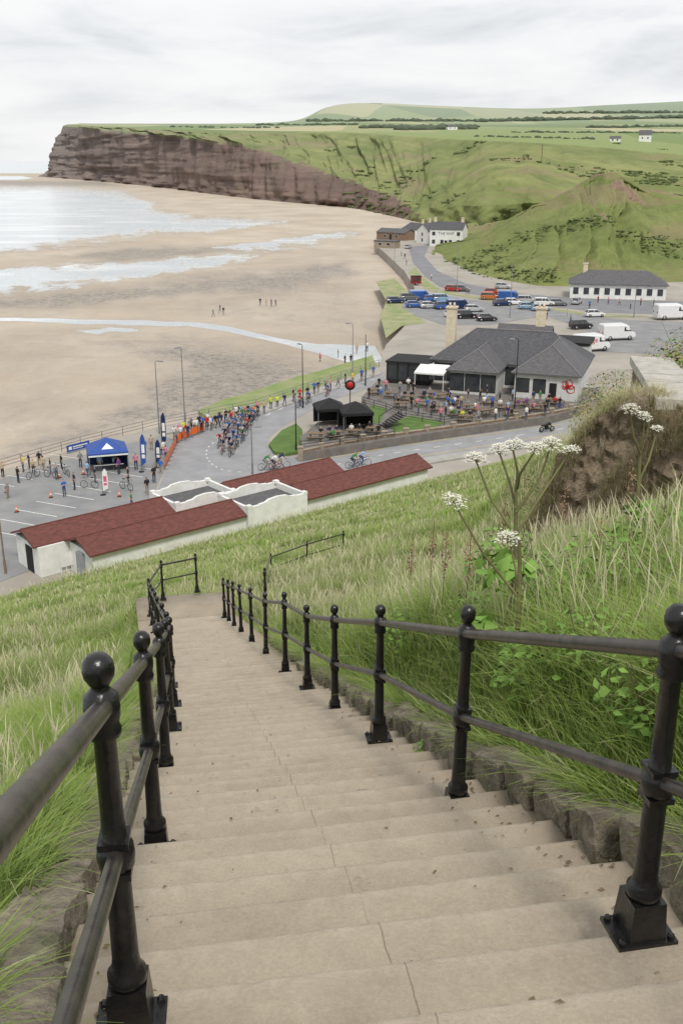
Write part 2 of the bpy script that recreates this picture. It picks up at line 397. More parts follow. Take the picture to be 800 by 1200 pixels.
r4 = [(90, 145), (114, 145.6), (185, 146), (250, 146), (325, 145.5), (400, 143), (450, 142), (520, 143), (610, 144), (700, 141), (840, 140)]
r5 = [(94, 144.4), (116, 144.6), (185, 144.6), (270, 144.5), (345, 141), (385, 125), (430, 120.5), (520, 124), (620, 127), (720, 122.5), (850, 116)]
k1 = [.006]*11; k2 = [.02, .03, .04, .06, .08, .12, .14, .14, .14, .13, .13]; k3 = [.06, .1, .15, .2, .28, .35, .45, .5, .5, .42, .35]
rows = [[tuple(p) for p in fp],
        [tuple(WY(*q, fp[i].y*(1+k1[i]))) for i, q in enumerate(r1)],
        [tuple(WY(*q, fp[i].y*(1+k2[i]))) for i, q in enumerate(r2)],
        [tuple(WY(*q, fp[i].y*(1+k3[i]))) for i, q in enumerate(r3)],
        [tuple(WY(*q, 3100)) for q in r4],
        [tuple(WY(*q, 4300)) for q in r5],
        [tuple(WY(q[0], q[1]+4, 5200)) for q in r5]]
NCOL = 420
G, rc = loft(rows, NCOL, [14, 44, 34, 22, 24, 3])
cc = np.linspace(0, 10, NCOL)[None, :]*np.ones(len(rc))[:, None]; rr_ = rc[:, None]*np.ones(NCOL)[None, :]
TT = np.interp(cc, [0, 3.4, 5, 6.2, 7.2], [2.0, 1.98, 1.72, 1.42, .7])
sf_ = np.interp(cc, [0, 2.5, 5], [.08, .1, .26])
rock = (1-sstep(TT-sf_, TT+sf_*.7, rr_))*(1-sstep(6.4, 7.6, cc))
face = sstep(.02, .3, rr_)*(1-sstep(2.75, 3.0, rr_))
face = face*np.where(rr_ > 1.8, sstep(.1, 1.6, cc), 1)
for i in range(G.shape[0]):
    for j in range(G.shape[1]):
        fa = face[i, j]
        if fa <= 0: continue
        p = G[i, j]; rk = rock[i, j]; c_ = cc[i, j]; q_ = rr_[i, j]
        n1 = noise.fractal(Vector((p[0]*.02, p[1]*.008, p[2]*.012)), 1.0, 2.0, 5)
        n2 = noise.ridged_multi_fractal(Vector((c_*4.6, q_*.45, 1.3)), 1.0, 2.0, 4, 1.0, 2.0) if rk > .02 else 1.1
        n4 = noise.fractal(Vector((c_*2.6+q_*.5, q_*.7-c_*.2, 3.3)), .9, 2.1, 5)
        n3 = noise.fractal(Vector((p[0]*.004+7, p[1]*.004, p[2]*.11)), 1.0, 2.0, 4)
        amp = p[1]/900.0
        d_ = (n1*5*rk+n3*3*rk+(n2-1.1)*5.5*rk+n4*15*(1-rk))*amp
        G[i, j, 1] += d_*fa*1.6; G[i, j, 0] += d_*fa*.4
        G[i, j, 2] += (1-rk)*(n1*1.5)*fa*amp
m, nt, b = nmat('headland_ground')
ar = attr(nt, 'rock'); af = attr(nt, 'field'); at_ = attr(nt, 'tint')
n1 = noisef(nt, .02, 8, .35, .65); n2 = noisef(nt, .09, 7, .35, .68); n3 = noisef(nt, .035, 8, .40, .62, stretch=(.2, .2, 3.2), rough=.7); n4 = noisef(nt, .35, 5, .3, .7)
n5 = noisef(nt, .05, 8, .53, .69, rough=.7); n6 = noisef(nt, .05, 7, .42, .62, stretch=(.25, .25, 2.5))
rockc = mixc(nt, n3, (.12, .075, .06), (.22, .148, .118))
rockc = mixc(nt, n2, mixc(nt, .45, rockc, (.075, .05, .042)), rockc)
rockc = mixc(nt, math_(nt, 'MULTIPLY', n5, .35), rockc, (.14, .15, .08))
green = mixc(nt, n1, (.155, .19, .058), (.275, .285, .11))
green = mixc(nt, n2, mixc(nt, .38, green, (.09, .115, .042)), green)
green = mixc(nt, math_(nt, 'MULTIPLY', at_, .40), green, mixc(nt, n4, (.09, .12, .038), (.19, .22, .075)))
green = mixc(nt, math_(nt, 'MULTIPLY', n5, .5), green, (.075, .095, .036))
green = mixc(nt, math_(nt, 'MULTIPLY', mrange(nt, n6, .6, .95), .5), green, (.25, .19, .12))
vo = N(nt, 'ShaderNodeTexVoronoi'); vo.inputs['Scale'].default_value = .0042
gp = N(nt, 'ShaderNodeNewGeometry'); mpv = N(nt, 'ShaderNodeMapping'); mpv.inputs['Scale'].default_value = (1, .33, 0); mpv.inputs['Rotation'].default_value = (0, 0, .3)
nt.links.new(gp.outputs['Position'], mpv.inputs[0]); nt.links.new(mpv.outputs[0], vo.inputs['Vector'])
sp = N(nt, 'ShaderNodeSeparateColor'); nt.links.new(vo.outputs['Color'], sp.inputs[0])
fr = N(nt, 'ShaderNodeValToRGB'); fr.color_ramp.interpolation = 'CONSTANT'
ce = fr.color_ramp.elements
for k, (pos, c_) in enumerate([(0, (.18, .24, .08)), (.22, (.24, .29, .11)), (.42, (.40, .38, .19)), (.58, (.16, .215, .075)), (.74, (.31, .32, .15)), (.88, (.44, .40, .23))]):
    el = ce[k] if k < 2 else ce.new(pos)
    el.position = pos; el.color = (*c_, 1)
nt.links.new(sp.outputs[0], fr.inputs[0])
fieldc = mixc(nt, n4, mixc(nt, .12, fr.outputs[0], (.05, .06, .03)), fr.outputs[0])
def rag(a_, n_, k=.7): return mrange(nt, math_(nt, 'ADD', math_(nt, 'MULTIPLY_ADD', n_, k, -k/2), a_), .38, .62)
col = mixc(nt, rag(ar, n2, .8), green, rockc)
col = mixc(nt, rag(af, n2, .2), col, fieldc)
col = mixc(nt, rag(attr(nt, 'soil'), n2, .8), col, mixc(nt, n4, (.18, .125, .085), (.27, .20, .14)))
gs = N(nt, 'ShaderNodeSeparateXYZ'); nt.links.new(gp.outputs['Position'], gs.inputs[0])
col = mixc(nt, mrange(nt, gs.outputs[1], 400, 4500, 0, .42), col, (.42, .46, .47))  # distance haze painted into the ground colour, stronger further off
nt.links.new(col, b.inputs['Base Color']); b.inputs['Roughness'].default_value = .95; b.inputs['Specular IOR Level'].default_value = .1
bumpn(nt, b, n2, .6, 1.8)
LAND = m
field = sstep(2.9, 3.06, rr_)
HV = G.reshape(-1, 3); HQ = gridq(*rr_.shape)
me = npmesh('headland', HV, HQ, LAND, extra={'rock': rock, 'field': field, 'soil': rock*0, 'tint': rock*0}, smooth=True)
tag(mko('headland', me), 'long headland with red brown sea cliff, green slopes and farmland on top', 'headland', kind='structure')
hb = BVHTree.FromPolygons([tuple(v) for v in HV], [tuple(int(i) for i in q) for q in HQ])
# bulky grassy hill in front of the headland slope
cf = [(498, 296), (530, 310), (570, 324), (620, 334), (660, 336), (700, 334), (740, 333), (800, 331), (900, 331)]
cr = [(512, 290), (560, 276), (608, 254), (650, 231), (686, 213), (712, 202), (736, 210), (778, 226), (890, 244)]
cfw = [W(a_, b_, -.1) for a_, b_ in cf]; crw = [WY(a_, b_, 372+6*math.sin(i*2.1)) for i, (a_, b_) in enumerate(cr)]
mid_ = [p*.5+q*.5+Vector((0, 0, -.4 if 1 < i < 8 else 0)) for i, (p, q) in enumerate(zip(cfw, crw))]
bk = [Vector((p.x+6, 470, 3)) for p in crw]
G2, rc2 = loft([[tuple(p) for p in L] for L in (cfw, mid_, crw, bk)], 260, [30, 40, 20])
c2 = np.linspace(0, 8, 260)[None, :]*np.ones(len(rc2))[:, None]; q2 = rc2[:, None]*np.ones(260)[None, :]
for i in range(G2.shape[0]):
    for j in range(260):
        p = G2[i, j]; fa = min(1, q2[i, j]*4); c_ = c2[i, j]; q_ = q2[i, j]
        n1 = noise.fractal(Vector((p[0]*.05, p[1]*.03, p[2]*.05)), 1, 2, 5)
        n2 = noise.ridged_multi_fractal(Vector((c_*1.5+q_*.7, q_*.5-c_*.2, 5)), 1, 2.1, 5, 1, 2)
        fold = math.sin((c_-3.2*(2-q_)*.35)*3.3)*2.2
        G2[i, j, 1] += fa*((n2-1.1)*10+n1*5+fold*2.0)*(1 if q_ < 1.9 else .6); G2[i, j, 2] += fa*n1*1.5*(1 if q_ < 2.05 else max(0, 2.4-q_))
soil = np.clip(1-np.hypot((c2-5.9)/1.1, (q2-(1.80-.12*(c2-5.2)))/.20), 0, 1)*1.7
soil = np.maximum(soil, .9*np.clip(1-np.abs(c2-(6.3-1.3*q2))/.07, 0, 1)*(q2 > .5))
soil = np.maximum(soil, .9*np.clip(1-np.abs(q2-1.98)/.035, 0, 1)*(c2 > 2.6)*(c2 < 7.2))
V2 = G2.reshape(-1, 3); Q2 = gridq(*q2.shape)
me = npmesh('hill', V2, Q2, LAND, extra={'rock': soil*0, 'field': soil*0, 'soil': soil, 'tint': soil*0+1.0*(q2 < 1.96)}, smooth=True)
tag(mko('hill', me), 'bulky grassy hill with a thin bare earth scar near its top', 'hill', kind='structure')
cb = BVHTree.FromPolygons([tuple(v) for v in V2], [tuple(int(i) for i in q) for q in Q2])
def far_hit(u, v):
    d_ = Vector(ray(u, v)).normalized(); o_ = Vector((0, 0, H))
    a_ = cb.ray_cast(o_, d_); b_ = hb.ray_cast(o_, d_)
    if a_[0] is not None and (b_[0] is None or a_[3] < b_[3]): return a_[0]
    return b_[0]
FOL = mt('dark_foliage', (.115, .145, .05), (.07, .09, .034), .6, .95, .4)
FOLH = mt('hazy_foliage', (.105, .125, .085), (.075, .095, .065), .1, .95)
bmi = bmesh.new(); bmesh.ops.create_icosphere(bmi, subdivisions=1, radius=1); ICO = [v.co.copy() for v in bmi.verts]; ICF = [tuple(v.index for v in f_.verts) for f_ in bmi.faces]; bmi.free()
def lump(mb, p, rx, rz):
    mb.add([p+Vector((v.x*rx*random.uniform(.7, 1.25), v.y*rx*random.uniform(.7, 1.25), v.z*rz*random.uniform(.7, 1.25)+rz*.3)) for v in ICO], ICF, 0, True)
mb = MB()
for _ in range(3000):
    z_ = random.random()
    if z_ < .55: u, v = random.uniform(505, 800), random.uniform(200, 330)
    else: u, v = random.uniform(380, 800), random.uniform(165, 260)
    p = far_hit(u, v)
    if p is None or noise.noise(p*.018) < .12: continue
    s_ = random.uniform(.25, .95)*(p.y/400)
    for _k in range(3): lump(mb, p+Vector((random.uniform(-2.5, 2.5), random.uniform(-2, 2), 0)), s_*random.uniform(.6, 1.5), s_*.5)
tag(mb.build('scrub', FOL), 'dark low scrub scattered over the green slopes', 'scrub', kind='stuff')
mb = MB()
for (ua, va, ub, vb, n_, sz) in [(425, 150, 560, 149, 60, 5), (470, 152, 555, 151, 60, 7), (300, 146.5, 420, 146.3, 30, 3.5), (560, 142.5, 800, 138, 90, 6), (360, 142, 560, 142, 50, 5), (600, 155, 800, 156, 40, 3), (560, 160, 700, 163, 25, 2.5), (640, 133, 800, 132, 40, 5), (690, 150, 800, 148, 30, 4), (200, 149, 330, 150, 20, 3)]:
    for k in range(n_):
        t_ = (k+random.uniform(-.4, .4))/n_; p = far_hit(ua+(ub-ua)*t_, va+(vb-va)*t_+random.uniform(-.4, .4))
        if p is None: continue
        s_ = sz*random.uniform(.6, 1.3)*(p.y/2400+.25); lump(mb, p, s_*1.5, s_*.7)
tag(mb.build('hedgerow', FOLH), 'far dark hedges and small woods across the headland fields', 'hedges', kind='stuff')

# ------------------------------------------------------------ flat land at road level
def sheet(name, px, z, mat, label, cat, skirt=None):
    pts = [W(a_, b_, z) for a_, b_ in px]; mb = MB(); n = len(pts)
    mb.add(pts, [tuple(range(n))])
    if skirt is not None: mb.prism([(p.x, p.y) for p in pts], skirt, z-.01)
    o = mb.build(name, mat)
    bm2 = bmesh.new(); bm2.from_mesh(o.data); bmesh.ops.recalc_face_normals(bm2, faces=bm2.faces)
    for f_ in bm2.faces:
        if abs(f_.normal.z) > .9 and f_.normal.z < 0 and f_.calc_center_median().z > z-.005: f_.normal_flip()
    bm2.to_mesh(o.data); bm2.free()
    return tag(o, label, cat, kind='structure')
GROUND = mt('seafront_ground', (.37, .34, .295), (.28, .255, .22), .12, .92)
BANKG = mt('bank_grass', (.17, .24, .07), (.27, .28, .14), .35, .9)
DUNE = mt('dune_grass', (.19, .24, .09), (.34, .32, .19), .3, .9)
sheet('ground', [(-420, 680), (-120, 580), (0, 552), (95, 524), (190, 499), (245, 489), (300, 478), (375, 453), (444, 430), (452, 404), (476, 380), (462, 352), (486, 338), (474, 318), (455, 300), (440, 287), (442, 272), (480, 264), (900, 258), (1500, 520), (1500, 800), (-420, 1100)], -.02, GROUND, 'sea front ground behind the sea wall', 'ground', skirt=-3.2)
sheet('road', [(150, 640), (300, 585), (400, 556), (500, 536), (660, 511), (900, 480), (900, 462), (660, 494), (560, 508), (460, 521), (390, 534), (347, 537), (322, 532), (312, 522), (316, 512), (330, 500), (360, 483), (400, 465), (450, 449), (450, 436), (400, 444), (345, 464), (290, 484), (240, 503), (215, 514), (205, 527), (198, 545), (182, 580)], .004, ASPH, 'grey hairpin road curving round below the pub', 'road')
sheet('car_park', [(-420, 660), (-120, 592), (0, 562), (95, 534), (188, 510), (207, 516), (201, 530), (194, 548), (170, 600), (110, 640), (-100, 720), (-420, 800)], .002, ASPH2, 'sea front car park with painted bays', 'car park')
sheet('upper_road', [(478, 289), (503, 287), (497, 300), (512, 317), (545, 332), (610, 344), (670, 349), (900, 356), (900, 372), (700, 366), (640, 358), (590, 350), (545, 343), (515, 336), (498, 324), (484, 308)], .004, ASPH3, 'darker grey upper road curving towards the inn', 'road')
sheet('upper_car_park', [(455, 352), (470, 345), (515, 345), (545, 350), (600, 358), (650, 364), (720, 374), (900, 382), (900, 420), (700, 412), (690, 388), (640, 370), (570, 381), (520, 381), (470, 364)], .006, ASPH2, 'parking area beyond the pub', 'car park')
sheet('road_verge', [(515, 339), (545, 345.5), (590, 352.5), (640, 360.5), (700, 368), (760, 371), (700, 371.5), (640, 362.5), (590, 355), (545, 348), (517, 343)], .010, DUNE, 'narrow grass strip between the upper road and parking area', 'grass verge')
sheet('inn_verge', [(486, 313), (497, 326), (514, 338), (512, 343), (498, 338), (478, 320)], .010, DUNE, 'small grass patch beside the upper road bend', 'grass verge')
sheet('beach_verge', [(440, 330), (462, 326), (480, 344), (470, 360), (500, 378), (470, 382), (452, 396), (446, 372), (452, 352)], .008, DUNE, 'strip of rough grass at the top of the beach', 'grass verge')
sheet('beach_bank', [(232, 481), (262, 468), (300, 457), (345, 442), (376, 434), (436, 416), (442, 431), (375, 454), (300, 479), (245, 490)], -.6, BANKG, 'grassy bank between pebbles and promenade railing', 'grass bank', skirt=-3)
sheet('pavement', [(300, 592), (400, 563), (500, 543), (660, 517), (900, 486), (900, 480), (660, 511), (500, 536), (400, 556), (300, 585)], .12, PAVEM, 'narrow pavement on the hill side of the road', 'pavement', skirt=0.0)
sheet('promenade', [(188, 509), (245, 498), (300, 487), (375, 461), (446, 438), (443, 432), (374, 454), (300, 479), (245, 490), (189, 500)], .12, PAVEM, 'promenade pavement beside the beach railing', 'pavement', skirt=0.0)
def strip(mb, pts, wd, z=.012):
    for a_, b_ in zip(pts, pts[1:]):
        d_ = (b_-a_).normalized(); n_ = Vector((-d_.y, d_.x, 0))*wd/2
        mb.add([a_-n_, b_-n_, b_+n_, a_+n_], [(0, 1, 2, 3)])
mb = MB()
cl = [W(*p, .012) for p in [(660, 502), (560, 517), (460, 531), (390, 545), (330, 552), (270, 552), (245, 540), (246, 522), (280, 503), (340, 474), (400, 454), (450, 442)]]
cpts = [Vector(p) for p in crom([tuple(p) for p in cl], 140)]
for i in range(0, 138, 3): strip(mb, cpts[i:i+2], .13)
tag(mb.build('centre_line', MARK), 'broken white centre line of the hairpin road', 'road marking', kind='structure')
mb = MB(); A0, A1 = W(10, 632, .01), W(165, 560, .01); dv = (A1-A0).normalized(); nv = Vector((-dv.y, dv.x, 0))
Lc = (A1-A0).length
for row in (0, 9.5, 19):
    for k in range(int(Lc/2.6)+8):
        p = A0+dv*(k*2.6-12)+nv*row; pr = proj(p)
        if pr[0] < -60 or pr[0] > 185 or pr[1] < 535: continue
        strip(mb, [p, p+nv*4.6], .11)
tag(mb.build('bay_marking', MARK), 'white painted parking bay lines in the car park', 'road marking', kind='structure')
mb = MB(); strip(mb, [W(*p, .012) for p in [(660, 508), (500, 533), (400, 553), (320, 576)]], .12); strip(mb, [W(*p, .012) for p in [(660, 496.5), (560, 510), (460, 523), (390, 536), (350, 540)]], .12)
tag(mb.build('yellow_line', YELL), 'yellow lines along the edges of the lower road', 'road marking', kind='structure')

# ------------------------------------------------------------ near hillside
ny, nx = 300, 280
ty = np.linspace(0, 1, ny); yy = -4+122*ty**1.7; tx = np.linspace(-1, 1, nx); xx = np.sign(tx)*np.abs(tx)**1.8*62-4
XX, YY = np.meshgrid(xx, yy); ZZ = hz(XX, YY)
m, nt, b = nmat('hillside_ground')
n1 = noisef(nt, .5, 6); n2 = noisef(nt, 4, 6, .3, .7)
near_ = mixc(nt, n2, (.09, .11, .037), (.165, .19, .066)); far_ = mixc(nt, n1, (.23, .28, .095), (.355, .375, .175))
far_ = mixc(nt, n2, mixc(nt, .4, far_, (.11, .14, .05)), far_)
g_ = N(nt, 'ShaderNodeNewGeometry'); s_ = N(nt, 'ShaderNodeSeparateXYZ'); nt.links.new(g_.outputs['Position'], s_.inputs[0])
nt.links.new(mixc(nt, mrange(nt, s_.outputs[1], 8, 28), near_, far_), b.inputs['Base Color']); b.inputs['Roughness'].default_value = .95; b.inputs['Specular IOR Level'].default_value = .1
bumpn(nt, b, n2, .6, .1)
me = npmesh('hillside', np.stack([XX, YY, ZZ], -1).reshape(-1, 3), gridq(ny, nx), m, smooth=True)
tag(mko('hillside', me), 'steep grassy bank falling from the steps to the road', 'hillside', kind='structure')

# ------------------------------------------------------------ steps
m, nt, b = nmat('step_concrete')
n1 = noisef(nt, 1.3, 7, .3, .7); n2 = noisef(nt, 14, 6, .3, .7); n3 = noisef(nt, 70, 4, .35, .65, rough=.75)
col = mixc(nt, n1, (.36, .305, .232), (.47, .405, .315)); col = mixc(nt, n2, mixc(nt, .15, col, (.16, .13, .095)), col); col = mixc(nt, n3, mixc(nt, .24, col, (.11, .095, .075)), col)
st_ = noisef(nt, 1.9, 9, .52, .74, rough=.72); col = mixc(nt, math_(nt, 'MULTIPLY', st_, .45), col, (.20, .16, .115))
sp_ = noisef(nt, 7, 5, .64, .71); col = mixc(nt, math_(nt, 'MULTIPLY', sp_, .5), col, (.14, .112, .085))
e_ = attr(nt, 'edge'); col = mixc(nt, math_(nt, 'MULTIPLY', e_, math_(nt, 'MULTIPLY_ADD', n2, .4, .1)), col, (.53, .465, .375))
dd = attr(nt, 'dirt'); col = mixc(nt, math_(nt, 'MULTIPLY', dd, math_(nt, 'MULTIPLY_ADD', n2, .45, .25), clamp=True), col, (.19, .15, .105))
g_ = N(nt, 'ShaderNodeNewGeometry'); dp = N(nt, 'ShaderNodeVectorMath', operation='DOT_PRODUCT'); dp.inputs[1].default_value = (.9862, .1657, 0); nt.links.new(g_.outputs['Position'], dp.inputs[0])
ab = math_(nt, 'ABSOLUTE', math_(nt, 'SUBTRACT', math_(nt, 'MULTIPLY_ADD', n1, .03, dp.outputs['Value']), .58))
brk = noisef(nt, .9, 3, .42, .55)
col = mixc(nt, math_(nt, 'MULTIPLY', math_(nt, 'MULTIPLY', math_(nt, 'LESS_THAN', ab, .003), .5), brk), col, (.10, .08, .06))
nt.links.new(col, b.inputs['Base Color']); b.inputs['Roughness'].default_value = .92; b.inputs['Specular IOR Level'].default_value = .2
bumpn(nt, b, math_(nt, 'ADD', n2, n3), .4, .006)
g = .34; NT = 49; tt = np.linspace(-1.06, 1.10, NT)
def ztread(k): return float(zpath((k+1)*g))
prof = []
k0 = -4; k1_ = int(SB/g)
for k in range(k0, k1_):
    z_ = ztread(k); zn = ztread(k+1); s0 = k*g; s1 = (k+1)*g
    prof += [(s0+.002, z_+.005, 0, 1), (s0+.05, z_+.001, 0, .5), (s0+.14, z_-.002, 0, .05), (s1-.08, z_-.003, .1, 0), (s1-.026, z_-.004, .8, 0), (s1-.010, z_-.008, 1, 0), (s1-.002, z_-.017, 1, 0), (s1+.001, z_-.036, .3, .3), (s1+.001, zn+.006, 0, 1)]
zl = ztread(k1_)
prof += [(k1_*g+.3, zl, 0, .3), (25.9, zl-.1, 0, 0), (26.0, zl-.5, 0, 1)]
Vs = []; ed = []; di = []
for (s_, z_, e1, d1) in prof:
    y0 = s_*DY; dr = -.05*max(0, y0-11)
    wid = 1+.012*max(0, y0-8); ki = int(s_/g+.001)
    for j, t_ in enumerate(tt):
        wv = .006*noise.noise(Vector((ki*1.7, t_*1.2, 0)))
        ch = max(0, noise.noise(Vector((s_*2.3, t_*9, 9)))-.45)
        wz = .006*noise.noise(Vector((ki*3.1, t_*.8, 4)))-(.035*ch if e1 > .6 else 0)
        wv -= .05*ch if e1 > .7 else 0
        Vs.append((.56+DX*(s_+wv)+.9862*t_*wid+dr, DY*(s_+wv)+.1657*t_*wid, z_+wz)); ed.append(e1)
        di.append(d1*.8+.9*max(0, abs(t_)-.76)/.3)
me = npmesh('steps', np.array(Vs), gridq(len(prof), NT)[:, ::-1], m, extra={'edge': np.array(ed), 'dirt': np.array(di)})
tag(mko('steps', me), 'long flight of worn concrete steps going down the bank', 'steps', kind='structure')

# ------------------------------------------------------------ iron railings
def post_mesh():
    mb = MB()
    mb.box((0, 0, .075), (.12, .12, .15), 0, tp=.86)
    mb.lathe([(.050, .15), (.053, .165), (.053, .185), (.040, .20), (.036, .24), (.033, .52), (.033, .53), (.047, .545), (.050, .575), (.047, .605), (.033, .62), (.030, .70), (.028, .93), (.042, .94), (.044, .955), (.038, .97), (.043, .99), (.045, 1.02), (.043, 1.05), (.028, 1.065), (.020, 1.078), (.028, 1.088), (.037, 1.106), (.0395, 1.125), (.036, 1.146), (.024, 1.162), (.007, 1.168)], 22, m=0)
    mb.box((0, 0, .525), (.078, .078, .02), 0); mb.box((0, 0, .622), (.078, .078, .02), 0)
    me = mb.mesh('post', BLACKP)
    pb = MB(); pb.box((0, 0, .007), (.19, .14, .014), 0)
    for sx in (-1, 1):
        for sy in (-1, 1): pb.lathe([(.012, .014), (.012, .026), (.007, .032)], 6, (sx*.078, sy*.053, 0), smooth=False)
    return me, pb.mesh('base_plate', BLACKP)
PM, PBM = post_mesh(); ANG = math.atan2(-DX, DY)
def railing(name, label, pts, mat=WORNP, scs=None):
    o0 = pts[0]; t_ = thing(name, label, 'railing', o0); scs = scs or [1.0]*len(pts)
    for i, p in enumerate(pts):
        po = mko('post', PM, t_, p-o0); po.rotation_euler = (random.uniform(-.01, .01), random.uniform(-.01, .01), ANG+(random.uniform(-.06, .06))); po.scale = (1, 1, scs[i])
        mko('base_plate', PBM, po)
    for i, (a_, b_) in enumerate(zip(pts, pts[1:])):
        for h_, r_ in ((1.02, .025), (.575, .021)):
            MB().tube([a_-o0+Vector((0, 0, h_*scs[i])), b_-o0+Vector((0, 0, h_*scs[i+1]))], r_, 14).build('rail', mat, t_)
    return t_
def onpath(y, t_):
    s_ = (y-t_*.1657)/DY
    dr = -.05*max(0, y-11); wid = 1+.012*max(0, y-8)
    k = math.floor(s_/g+1e-6); z_ = ztread(k) if s_ < SB else zl-.02*(s_-SB)
    return Vector((.56+DX*s_+.9862*t_*wid+dr, DY*s_+.1657*t_*wid, z_-.004))
def level(pts, ys, t_, hgt, extra={}):   # post heights so that the tops follow the slope
    return [(float(zpath(np.array((y-t_*.1657)/DY)))+hgt+extra.get(i, 0)-p.z)/1.168 for i, (p, y) in enumerate(zip(pts, ys))]
RY = (.35, 2.46, 4.5, 6.5, 8.58, 10.8, 12.7, 14.9, 17, 19, 20.6, 22.0, 23.2); LY = (.2, 2.12, 4.0, 5.94, 7.9, 9.9, 11.9, 14, 16, 18, 20.2, 22.2, 24.0)
RP = [onpath(y, .755 if i < 2 else .80) for i, y in enumerate(RY)]
LP = [onpath(y, -.77) for y in LY]
railing('handrail', 'black iron handrail with ball topped posts right of the steps', RP, scs=level(RP, RY, .8, 1.095, {6: .12}))
LP2 = LP+[onpath(25.1, -.45), onpath(25.6, .35)]
railing('handrail', 'black iron handrail left of the steps, curving round the landing', LP2, scs=level(LP, LY, -.77, 1.08)+[1.0, 1.0])
hp = [RP[-1]+Vector((1.0, .7, -.05))]+[HIT(*p)-Vector((0, 0, .25)) for p in ((318, 676), (360, 661), (402, 648))]
railing('handrail', 'distant black handrail running right from the landing through grass', hp)

# ------------------------------------------------------------ edging stones
m, nt, b = nmat('edging_stone')
n1 = noisef(nt, 6, 6); n2 = noisef(nt, 22, 5, .3, .7); n3 = noisef(nt, 3.5, 6, .52, .66)
col = mixc(nt, n1, (.125, .105, .075), (.31, .265, .20)); col = mixc(nt, n2, mixc(nt, .35, col, (.07, .06, .045)), col); col = mixc(nt, math_(nt, 'MULTIPLY', n3, .55), col, (.12, .135, .05))
nt.links.new(col, b.inputs['Base Color']); b.inputs['Roughness'].default_value = .95; bumpn(nt, b, math_(nt, 'ADD', n1, n2), .9, .02)
STN = m
def stone(size):
    bm_ = bmesh.new(); bmesh.ops.create_cube(bm_, size=1); bmesh.ops.subdivide_edges(bm_, edges=bm_.edges[:], cuts=8, use_grid_fill=True)
    off = Vector((random.uniform(0, 50), random.uniform(0, 50), 0)); sk = random.uniform(-.08, .08)
    for v in bm_.verts:
        c = v.co.copy(); r_ = (abs(c.x)**18+abs(c.y)**18+abs(c.z)**18)**(1/18); c = c*(.5/r_)
        c = Vector((c.x*size[0], c.y*size[1]+c.x*sk, c.z*size[2]))
        n_ = noise.fractal(c*5+off, 1, 2, 4)
        ch = max(0, noise.noise(c*8+off)-.2)*.14
        v.co = c*(1+.04*n_-ch)+Vector((.010*noise.noise(c*28+off), .010*noise.noise(c*26-off), .012*noise.noise(c*24+off)))
    me = bpy.data.meshes.new('edging_stone'); bm_.to_mesh(me); bm_.free(); me.materials.append(STN)
    return me
for side, t0, ys, sz in ((-1, -1.12, np.arange(1.6, 17, .40), (.22, .40, .28)), (1, 1.12, np.arange(2.25, 16.6, .42), (.24, .42, .28))):
    for i, y in enumerate(ys):
        s_ = (sz[0]*random.uniform(.85, 1.15), sz[1]*random.uniform(.85, 1.02), sz[2]*random.uniform(.85, 1.1))
        o = mko('edging_stone', stone(s_)); p = onpath(y, t0+random.uniform(-.02, .05)); sl_ = (y-t0*.1657)/DY
        o.location = (p.x, p.y, float(zpath(np.array(sl_)))-.04+(.04 if side > 0 else 0)+random.uniform(-.04, .03)); o.rotation_euler = (-.36+random.uniform(-.1, .1), random.uniform(-.08, .08), ANG+random.uniform(-.1, .1))
        sd_ = 'left' if side < 0 else 'right'
        tag(o, f'rough stone edging block {sd_} of the steps, {ordw(i+1)} one from the camera', 'stone', f'edging stones {sd_} of the steps')
LIT = mt('dry_leaf_litter', (.22, .15, .085), (.12, .085, .05), 40, .9)
mb = MB()
for _ in range(620):
    y = random.uniform(1.2, 9); t_ = random.choice([-1, 1])*(1.0-abs(random.gauss(0, .14))) if random.random() < .85 else random.uniform(-.95, .95)
    p = onpath(y, max(-1, min(1.03, t_))); s_ = random.uniform(.005, .016); a_ = random.uniform(0, 6.3); dx_, dy_ = math.cos(a_)*s_, math.sin(a_)*s_; z_ = p.z+.012
    mb.add([(p.x-dx_, p.y-dy_, z_), (p.x-dy_*.5, p.y+dx_*.5, z_+s_*.5), (p.x+dx_, p.y+dy_, z_+.002), (p.x+dy_*.5, p.y-dx_*.5, z_+s_*.3)], [(0, 1, 2, 3)])
tag(mb.build('leaf_litter', LIT), 'scattered dry leaf litter and grit lying on the steps', 'litter', kind='stuff')

